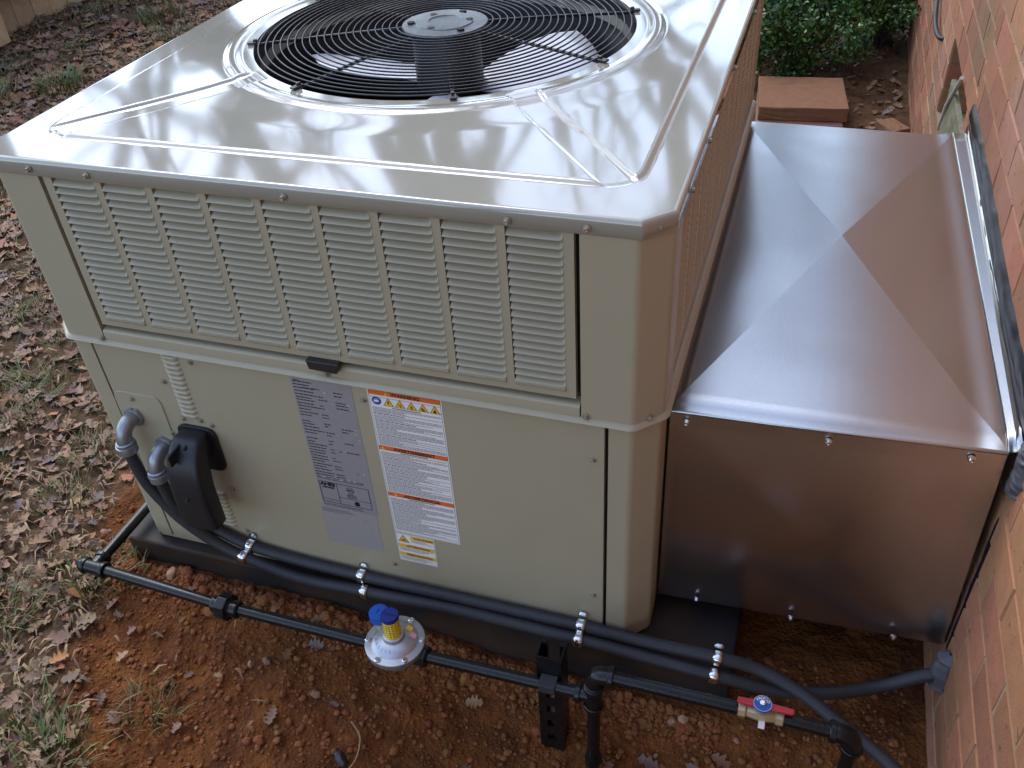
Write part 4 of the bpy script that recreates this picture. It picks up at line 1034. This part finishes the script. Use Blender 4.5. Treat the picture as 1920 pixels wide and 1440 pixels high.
# ------------------------------------------------------------------ timber fence far left
fence = thing('timber_fence', (-3.35, 3.6, -.1), 'weathered cedar board fence beyond the leaf-strewn grass', 'fence')
yy = 2.2
while yy < 7:
    z0 = -.11 + random.uniform(-.01, .02); wd = random.uniform(.135, .145)
    me = MB().box((0, 0, 0), (.018, wd, 1.75 + random.uniform(-.01, .01))).mesh('plank', 'wood'); o = link('plank', me, fence); o.location = Vector((-3.36 + random.uniform(-.004, .004), yy, z0)) - fence.location; yy += wd + .006
MB().box((-3.34, 2.2, .17), (-3.25, 7, .30)).build('rail', 'wood', fence); MB().box((-3.34, 2.2, 1.30), (-3.25, 7, 1.40)).build('rail', 'wood', fence)
MB().box((-3.245, 2.93, -.04), (-3.12, 3.06, 1.75)).build('post', 'wood', fence, bevel=.004)
MB().box((-3.245, 5.6, -.1), (-3.12, 5.73, 1.75)).build('post', 'wood', fence, bevel=.004)

# ------------------------------------------------------------------ vegetation
def leaf_mesh(seed):
    r = random.Random(seed); out = []; nl = r.choice((3, 4)); L = 1.0
    side = []
    for i in range(nl * 2 + 1):
        t = i / (nl * 2); wid = (.36 * math.sin(math.pi * (.12 + .8 * t)) + .04) * (1.0 if i % 2 else .45) * r.uniform(.85, 1.15); side.append((t * .92 + .03, wid))
    mid = [(t, 0) for t, _ in side] + [(1., 0)]
    curl = r.uniform(.1, .55); bend = r.uniform(-.5, .6); vs = []; fs = []
    def P(t, w_): return (t - .5, w_, curl * abs(w_) ** 1.5 * 1.6 + bend * (t - .5) ** 2 * .8 + r.uniform(-.02, .02))
    n = len(side)
    for t, w_ in side: vs.append(P(t, 0))
    vs.append(P(1, 0))
    for t, w_ in side: vs.append(P(t + (.05 if w_ > .2 else 0), w_))
    for t, w_ in side: vs.append(P(t + (.05 if w_ > .2 else 0), -w_ * r.uniform(.8, 1.1)))
    for i in range(n - 1): fs.append((i, i + 1, n + 1 + i + 1, n + 1 + i)); fs.append((i + 1, i, 2 * n + 1 + i, 2 * n + 1 + i + 1))
    fs.append((n - 1, n, 2 * n)); fs.append((n, n - 1, 3 * n))
    vs.append((-.5 - .12, .01, .03)); vs.append((-.5 - .12, -.01, .03)); fs.append((0, len(vs) - 2, len(vs) - 1))
    return vs, fs
LEAVES = [leaf_mesh(s) for s in range(7)]
def leaf_ob_mesh(i, mk):
    me = bpy.data.meshes.new('fallen_leaf'); me.from_pydata(LEAVES[i][0], [], LEAVES[i][1]); me.materials.append(M[mk]); me.polygons.foreach_set('use_smooth', [True] * len(me.polygons)); return me
LM = {(i, k): leaf_ob_mesh(i, 'leaf%d' % k) for i in range(7) for k in range(6)}
LABEL_LEAF = {0: 'dry reddish brown oak leaf lying on the ground', 1: 'pale tan dry oak leaf lying on the ground', 2: 'dark brown damp oak leaf lying on the ground', 3: 'greyish pink dry oak leaf lying on the ground', 4: 'rust orange dry oak leaf lying on the ground', 5: 'grey violet damp oak leaf lying on the ground'}
def inside_unit(x, y, m=.02): return (-.05 - m < x < 1.32 + m and -.045 - m < y < 1.45)
def clear(x, y):
    if inside_unit(x, y): return False
    if x > WALLX - .03: return False
    return True
def rnd_rot(tilt): return Matrix.Rotation(random.uniform(0, 6.283), 3, 'Z') @ Matrix.Rotation(random.gauss(0, tilt), 3, 'X') @ Matrix.Rotation(random.gauss(0, tilt), 3, 'Y')
cand = []
def try_leaf(x, y, s):
    cand.append((x, y, s))
N1 = 0
while N1 < 52000:
    y = random.uniform(-.9, 6.0); x = random.uniform(-5.0, .5)
    if random.random() > 1 / (1 + .08 * max(0, y) ** 1.2): continue
    if not clear(x, y): continue
    N1 += 1
    if random.random() > litter_mask(x, y) * .98 + .012: continue
    if vnoise(x, y, 3.5, 51) > .66 and random.random() < .6: continue     # grassy openings
    try_leaf(x, y, random.choice((.014, .018, .022, .026, .032, .040, .055)) * random.uniform(.8, 1.25) * (.78 if y < .3 else (1.0 if y < 1 else 1.25)))
for _ in range(420):
    x, y = random.uniform(1.08, 1.66), random.uniform(1.46, 4.8)
    if clear(x, y): try_leaf(x, y, random.uniform(.025, .05))
for _ in range(46):
    x, y = random.uniform(-.1, 1.62), random.uniform(-.55, -.06)
    if clear(x, y): try_leaf(x, y, random.uniform(.018, .042))
for x, y, s in ((1.18, -.14, .045), (1.045, -.205, .030), (1.31, -.11, .04), (.60, -.06, .045), (.99, -.10, .035), (1.05, -.09, .04)): try_leaf(x, y, s)
xs = np.array([q[0] for q in cand]); ys = np.array([q[1] for q in cand]); gz_ = G(xs, ys)
def frame_size(x, y, z, s):
    q = pix((x, y, z))
    if q is None or not (-10 < q[0] < 1034 and -10 < q[1] < 778): return 0
    return s / (Vector((x, y, z)) - CAM).length
ls = sorted(range(len(cand)), key=lambda i: -frame_size(xs[i], ys[i], gz_[i], cand[i][2]))
# leaves hidden behind the unit do not count as seen: keep those left of / in front of / behind it
seen = [i for i in ls if frame_size(xs[i], ys[i], gz_[i], cand[i][2]) > 0 and not (xs[i] > -.15 - .9 * max(0, ys[i]) and ys[i] > 0 and xs[i] < 1.1)]
solo = set(seen[:300])
LV = []; LF = {k: [] for k in range(6)}; LVV = {k: [] for k in range(6)}
for i in range(len(cand)):
    k = random.choices(range(6), (4, 3, 3, 3, 1.6, 1.5))[0]; s = cand[i][2]; sh = random.randrange(7)
    rot = rnd_rot(.22); z = float(gz_[i]) + .006 + s * .10 * random.random()
    if i in solo:
        o = link('fallen_leaf', LM[(sh, k)]); o.matrix_world = Matrix.Translation((xs[i], ys[i], z)) @ rot.to_4x4() @ Matrix.Diagonal((s, s, s, 1))
        zone = ('on the dark soil behind the duct' if xs[i] > 1.0 and ys[i] > 1.4 else 'on the dug red clay by the gas pipe' if litter_mask(xs[i], ys[i]) < .5
                else 'in the litter near the timber fence' if xs[i] < -1.6 else 'in the grass beside the clay patch' if ys[i] < .25 else 'in the litter along the unit side')
        tag(o, LABEL_LEAF[k].replace('on the ground', zone), 'leaf', 'fallen %s leaves %s' % (('reddish brown', 'pale tan', 'dark brown', 'greyish pink', 'rust orange', 'grey violet')[k], zone))
    else:
        b0 = len(LVV[k]); A3 = np.array(rot) * s
        vv = np.array(LEAVES[sh][0]) @ A3.T + np.array([xs[i], ys[i], z]); LVV[k] += vv.tolist(); LF[k] += [tuple(q + b0 for q in f) for f in LEAVES[sh][1]]
allv = []; allf = []; fmat = []
for k in range(6):
    b0 = len(allv); allv += LVV[k]; allf += [tuple(q + b0 for q in f) for f in LF[k]]; fmat += [k] * len(LF[k])
me = bpy.data.meshes.new('leaf_litter'); me.from_pydata(allv, [], allf)
for k in range(6): me.materials.append(M['leaf%d' % k])
me.polygons.foreach_set('material_index', fmat); me.polygons.foreach_set('use_smooth', [True] * len(allf)); me.update()
lo = link('leaf_litter', me); kind(lo, 'stuff'); lo['label'] = 'carpet of small dry brown leaves over the grass'

def blades(n, spread, hmin, hmax, lean, seed, wid=.0032):
    r = random.Random(seed); vs = []; fs = []
    for _ in range(n):
        a = r.uniform(0, 6.283); d = spread * math.sqrt(r.random()); bx, by = d * math.cos(a), d * math.sin(a)
        h = r.uniform(hmin, hmax); l = r.uniform(.2, 1) * lean * h; da = a + r.gauss(0, .9); dx, dy = math.cos(da), math.sin(da); w_ = wid * r.uniform(.6, 1.2)
        b0 = len(vs)
        for t, ww in ((0, 1), (.4, .95), (.75, .65), (1, .08)):
            cx_, cy_, cz_ = bx + dx * l * t * t, by + dy * l * t * t, h * (t - .25 * lean * t * t)
            vs += [(cx_ - dy * w_ * ww / 2, cy_ + dx * w_ * ww / 2, cz_), (cx_ + dy * w_ * ww / 2, cy_ - dx * w_ * ww / 2, cz_)]
        for k in range(3): fs.append((b0 + 2 * k, b0 + 2 * k + 1, b0 + 2 * k + 3, b0 + 2 * k + 2))
    return vs, fs
tufts = []
for s in range(5):
    v, f = blades(130, .085, .025, .075, .9, 100 + s); me = bpy.data.meshes.new('grass_tuft'); me.from_pydata(v, [], f); me.materials.append(M['grass']); me.materials.append(M['straw'])
    r = random.Random(s); per = [1 if r.random() < .28 else 0 for _ in range(len(f) // 3)]; me.polygons.foreach_set('material_index', [per[i // 3] for i in range(len(f))]); tufts.append(me)
spots = [(-.36, .62), (-.52, .74), (-.30, .50), (-.44, .48), (-.80, .58), (-.20, .30), (-.62, .95), (-.95, 1.3), (-1.25, 1.05), (-.9, .22), (-1.5, 1.7), (-1.8, 2.0), (-2.3, 2.5), (-2.0, 2.75), (-2.6, 2.4), (-1.6, 2.4), (-2.75, 3.1), (-2.2, 3.3), (-1.9, 1.55), (-2.5, 1.9), (-2.9, 2.6), (-1.7, 3.0), (-2.1, 4.0), (-2.6, 3.7), (-2.9, 4.4), (-3.1, 3.6), (-.62, .18), (-.50, .02), (-.36, .14), (-.66, .36), (-.98, .7), (-.26, -.16), (-.36, -.24), (-.10, -.08), (.16, -.47), (.24, -.52), (.10, -.55), (-.2, -.4), (-1.3, 1.9), (-1.05, 2.0), (-2.3, 1.4), (-2.0, 1.1), (-1.5, .7), (-1.3, .4), (-3.0, 1.8), (-2.8, 5.0), (-2.4, 4.7), (-1.9, 4.9)]
for i, (x, y) in enumerate(spots):
    for q in range(1 + (i % 3 == 0)):
        xx, yy_ = x + random.gauss(0, .07), y + random.gauss(0, .07)
        if not clear(xx, yy_): continue
        o = link('grass_tuft', tufts[random.randrange(5)]); sc = random.uniform(.85, 1.5) * (1.15 if y > 1 else .85)
        o.location = (xx, yy_, float(G(xx, yy_)) - .004); o.rotation_euler = (0, 0, random.uniform(0, 6.28)); o.scale = (sc, sc, sc * random.uniform(.7, 1.1))
        zone = 'near the timber fence' if xx < -1.9 else 'at the edge of the dug red clay' if yy_ < .05 else 'along the left side of the unit' if xx > -.9 else 'in the open leafy yard'
        tag(o, 'small green grass tuft growing through dead leaves ' + zone, 'grass tuft', 'grass tufts ' + zone)
# scattered single grass blades and flat straw
V3 = []; F3 = []; M3 = []
cnt = 0
while cnt < 42000:
    y = random.uniform(-.85, 5.5); x = random.uniform(-4.6, .45)
    if random.random() > 1 / (1 + .25 * max(0, y)): continue
    cnt += 1
    if not clear(x, y) or random.random() > float(litter_mask(x, y)) * .97 + .03: continue
    green = vnoise(x, y, 3.5, 51) > .58 and random.random() < .5
    V3.append((x, y, green))
g3 = G(np.array([q[0] for q in V3]), np.array([q[1] for q in V3])); vs = []; fs = []; fm = []
for (x, y, green), z in zip(V3, g3):
    a = random.uniform(0, 6.283); dx, dy = math.cos(a), math.sin(a); L = random.uniform(.010, .042); w_ = random.uniform(.0008, .0030); h = random.uniform(.006, .035) if not green else random.uniform(.02, .05); b0 = len(vs); z = float(z) + .004
    if random.random() < .12 and not green: L *= 1.8; w_ *= .5
    if green: w_ *= .7
    bow = random.uniform(-.1, .1) * L
    for t in (0, .5, 1):
        cx_ = x + dx * L * t - dy * bow * 4 * t * (1 - t); cy_ = y + dy * L * t + dx * bow * 4 * t * (1 - t); cz_ = z + (h * t if green else h * 3 * t * (1 - t) * .7 + .004)
        ww = w_ * (1 if t < 1 else .3); vs += [(cx_ - dy * ww, cy_ + dx * ww, cz_), (cx_ + dy * ww, cy_ - dx * ww, cz_)]
    fs += [(b0, b0 + 1, b0 + 3, b0 + 2), (b0 + 2, b0 + 3, b0 + 5, b0 + 4)]; fm += [0 if green else 1] * 2
so = bulk('dead_grass', vs, fs, 'grass'); so.data.materials.append(M['straw']); so.data.polygons.foreach_set('material_index', fm); kind(so, 'stuff'); so['label'] = 'loose straw and thin grass over the yard'

# clay clods: big ones as things, crumbs as stuff
import bmesh
def clod_mesh(seed, m):
    bm = bmesh.new(); bmesh.ops.create_icosphere(bm, subdivisions=2, radius=1); r = random.Random(seed)
    ax_ = [Vector((r.gauss(0, 1), r.gauss(0, 1), r.gauss(0, 1))).normalized() for _ in range(7)]; cut = [r.uniform(.55, .9) for _ in ax_]
    for v in bm.verts:
        for a, cc in zip(ax_, cut):
            d = v.co.dot(a)
            if d > cc: v.co -= a * (d - cc) * .9
        v.co *= r.uniform(.94, 1.06)
    me = bpy.data.meshes.new('clay_clod'); bm.to_mesh(me); bm.free(); me.materials.append(M[m]); return me
CM = [clod_mesh(s, 'clod') for s in range(5)] + [clod_mesh(9, 'stone')]
def dirt_pt():
    while True:
        if random.random() < .42: x, y = random.uniform(-.05, 1.3), -.035 - abs(random.gauss(0, .035))
        else: x, y = random.uniform(-.25, 1.63), random.uniform(-.62, .12)
        if x > 1.33 or y < -.040 or x < -.055:
            if random.random() > float(litter_mask(x, y)) and x < WALLX - .02: return x, y
for i in range(150):
    x, y = dirt_pt(); s = random.uniform(.006, .0125) if random.random() < .8 else random.uniform(.012, .019)
    k = 5 if random.random() < .10 else random.randrange(5); o = link('clay_clod', CM[k]); o.location = (x, y, float(G(x, y)) + s * .25)
    o.scale = (s, s * random.uniform(.7, 1.1), s * random.uniform(.6, .9)); o.rotation_euler = tuple(random.uniform(0, 6.28) for _ in range(3))
    zone = 'against the dark pad' if y > -.10 and x < 1.31 else 'under the duct by the brick wall' if x > 1.3 else 'below the black gas pipe' if y > -.26 else 'on the open clay in front of the gas pipe'
    tag(o, ('pale tan crumbly clod ' if k == 5 else 'rough red clay clod ') + zone, 'clod', ('pale clods ' if k == 5 else 'red clay clods ') + zone)
ico = [np.array([v.co[:] for v in m_.vertices]) for m_ in CM]; bmx = bmesh.new(); bmesh.ops.create_icosphere(bmx, subdivisions=1, radius=1)
iv = np.array([v.co[:] for v in bmx.verts]); bmx.faces.ensure_lookup_table(); itri = np.array([[v.index for v in f.verts] for f in bmx.faces]); bmx.free()
VV = []; FF = []; pts = [dirt_pt() for _ in range(15000)]; gp = G(np.array([p[0] for p in pts]), np.array([p[1] for p in pts])); b0 = 0
for (x, y), z in zip(pts, gp):
    s = .0012 + .0021 * rng.exponential(.95); s = min(s, .0085); v = iv * (1 + rng.uniform(-.42, .35, (len(iv), 1))) * s * np.array([1, rng.uniform(.7, 1.2), rng.uniform(.55, .9)])
    v = v * np.sign(rng.uniform(-1, 1, 3)); a = rng.uniform(0, 6.28); ca, sa = math.cos(a), math.sin(a); v = v @ np.array([[ca, -sa, 0], [sa, ca, 0], [0, 0, 1]]).T
    VV.append(v + np.array([x, y, z + s * .2])); FF.append(itri + b0); b0 += len(iv)
co = bulk('soil_crumbs', np.concatenate(VV), np.concatenate(FF), 'clod'); kind(co, 'stuff'); co['label'] = 'fine crumbs of red clay soil around the pad'
# dark stone lying on the clay
sto = link('dark_stone', clod_mesh(31, 'motor')); sto.location = (.628, -.318, float(G(.628, -.318)) + .006); sto.scale = (.020, .012, .010); sto.rotation_euler = (.1, .2, -.6)
tag(sto, 'smooth dark grey stone on the bare clay in front of the regulator', 'stone')
# twigs
for pth, lb in (([(.615, -.245, 0), (.645, -.27, .01), (.655, -.31, .012), (.645, -.345, .004)], 'thin curved dry twig on bare clay in front of the regulator'),):
    pp = [(x, y, float(G(x, y)) + .004 + z) for x, y, z in pth]; tag(MB().tube(spline(pp, 5), .0016, 6).build('twig', 'straw', None), lb, 'twig')

# boxwood shrub
def shrub(x, y, z, rx, ry, rz, nl, seed, label):
    r = random.Random(seed); t = thing('boxwood_shrub', (x, y, float(G(x, y)) - .02), label, 'shrub', 'dark shrubs behind the duct')
    st_ = MB(); base = Vector((x, y, float(G(x, y)) - .03)); tips = []
    for i in range(34):
        while True:
            d = Vector((r.uniform(-1, 1), r.uniform(-1, 1), r.uniform(-1, 1)))
            if d.length < 1: break
        tip = Vector((x + d.x * rx, y + d.y * ry, z + d.z * rz)); mid = base.lerp(tip, .5) + Vector((r.gauss(0, .03), r.gauss(0, .03), .03))
        st_.tube([base + Vector((r.gauss(0, .03), r.gauss(0, .03), 0)), mid, tip], [.006, .004, .002], 5); tips.append((mid, tip))
    st_.build('stem', 'bark', t)
    vs = []; fs = []
    for i in range(nl):
        mid, tip = r.choice(tips); sp = r.random(); p = mid.lerp(tip, .25 + .85 * sp) + Vector((r.gauss(0, .030), r.gauss(0, .030), r.gauss(0, .026)))
        q = Vector((r.gauss(0, 1), r.gauss(0, 1), r.gauss(.5, .8))).normalized(); u = q.orthogonal().normalized(); u = Matrix.Rotation(r.uniform(0, 6.28), 3, q) @ u; v_ = q.cross(u); L = r.uniform(.008, .015); b0_ = len(vs)
        vs += [p - u * L, p + v_ * L * .55 + q * .001, p + u * L, p - v_ * L * .55 + q * .001]; fs.append((b0_, b0_ + 1, b0_ + 2, b0_ + 3))
    o = bulk('foliage', [tuple(a) for a in vs], fs, 'boxleaf', t); return t
shrub(1.17, 3.34, .20, .38, .40, .28, 13000, 1, 'dense dark green boxwood shrub growing behind the tan paving slab')
shrub(1.53, 3.75, .17, .22, .36, .20, 6000, 2, 'sparse low boxwood shrub growing close to the brick wall')
shrub(.80, 4.15, .30, .40, .40, .34, 6000, 3, 'taller boxwood shrub growing behind the air conditioner')

# bare trees of the yard (mirrored in the glossy top cover)
def tree(x, y, h, seed, label):
    r = random.Random(seed); t = thing('bare_tree', (x, y, -.1), label, 'tree', 'bare trees around the yard'); tr = MB(); br = MB()
    def grow(mb, p, d, L, rad, depth):
        nseg = 5 if depth == 0 else 3; pts = [p]; q = p
        for i in range(nseg): d = (d + Vector((r.gauss(0, .10), r.gauss(0, .10), r.gauss(.03, .05)))).normalized(); q = q + d * L / nseg; pts.append(q)
        mb.tube(pts, [rad * (1 - .55 * i / nseg) for i in range(nseg + 1)], 8 if depth < 2 else 4, caps=False)
        if depth >= 4: return
        for k in range(5 if depth == 0 else 3):
            tt = r.uniform(.35, 1.0) if depth == 0 else r.uniform(.3, 1); b_ = pts[min(nseg, int(tt * nseg + .5))]
            nd = (d * r.uniform(.5, 1.0) + Vector((r.gauss(0, .7), r.gauss(0, .7), r.uniform(0, .5)))).normalized()
            grow(br, b_, nd, L * r.uniform(.42, .62), rad * (1 - .55 * tt) * .6, depth + 1)
    grow(tr, Vector((x, y, -.15)), Vector((r.gauss(0, .05), r.gauss(0, .05), 1)), h * .62, h * .022, 0)
    tr.build('trunk', 'bark', t, smooth=60); br.build('limbs', 'bark', t)
for i, (x, y, h) in enumerate(((-3.4, 7.0, 12), (-2.9, 8.8, 13), (-5.5, 7.2, 12), (-1.2, 10.5, 13), (-2.6, 13, 15), (.6, 14, 14), (-6.5, 11, 14), (-8.5, 7, 13), (2.6, 12, 12), (-5.2, 17, 16), (-9.5, 1.5, 14), (-7.5, -5, 14), (-2.5, -9, 14), (1.0, 20, 16), (-11, 14, 16))):
    tree(x, y, h, 60 + i, 'tall bare hardwood tree standing out in the yard')
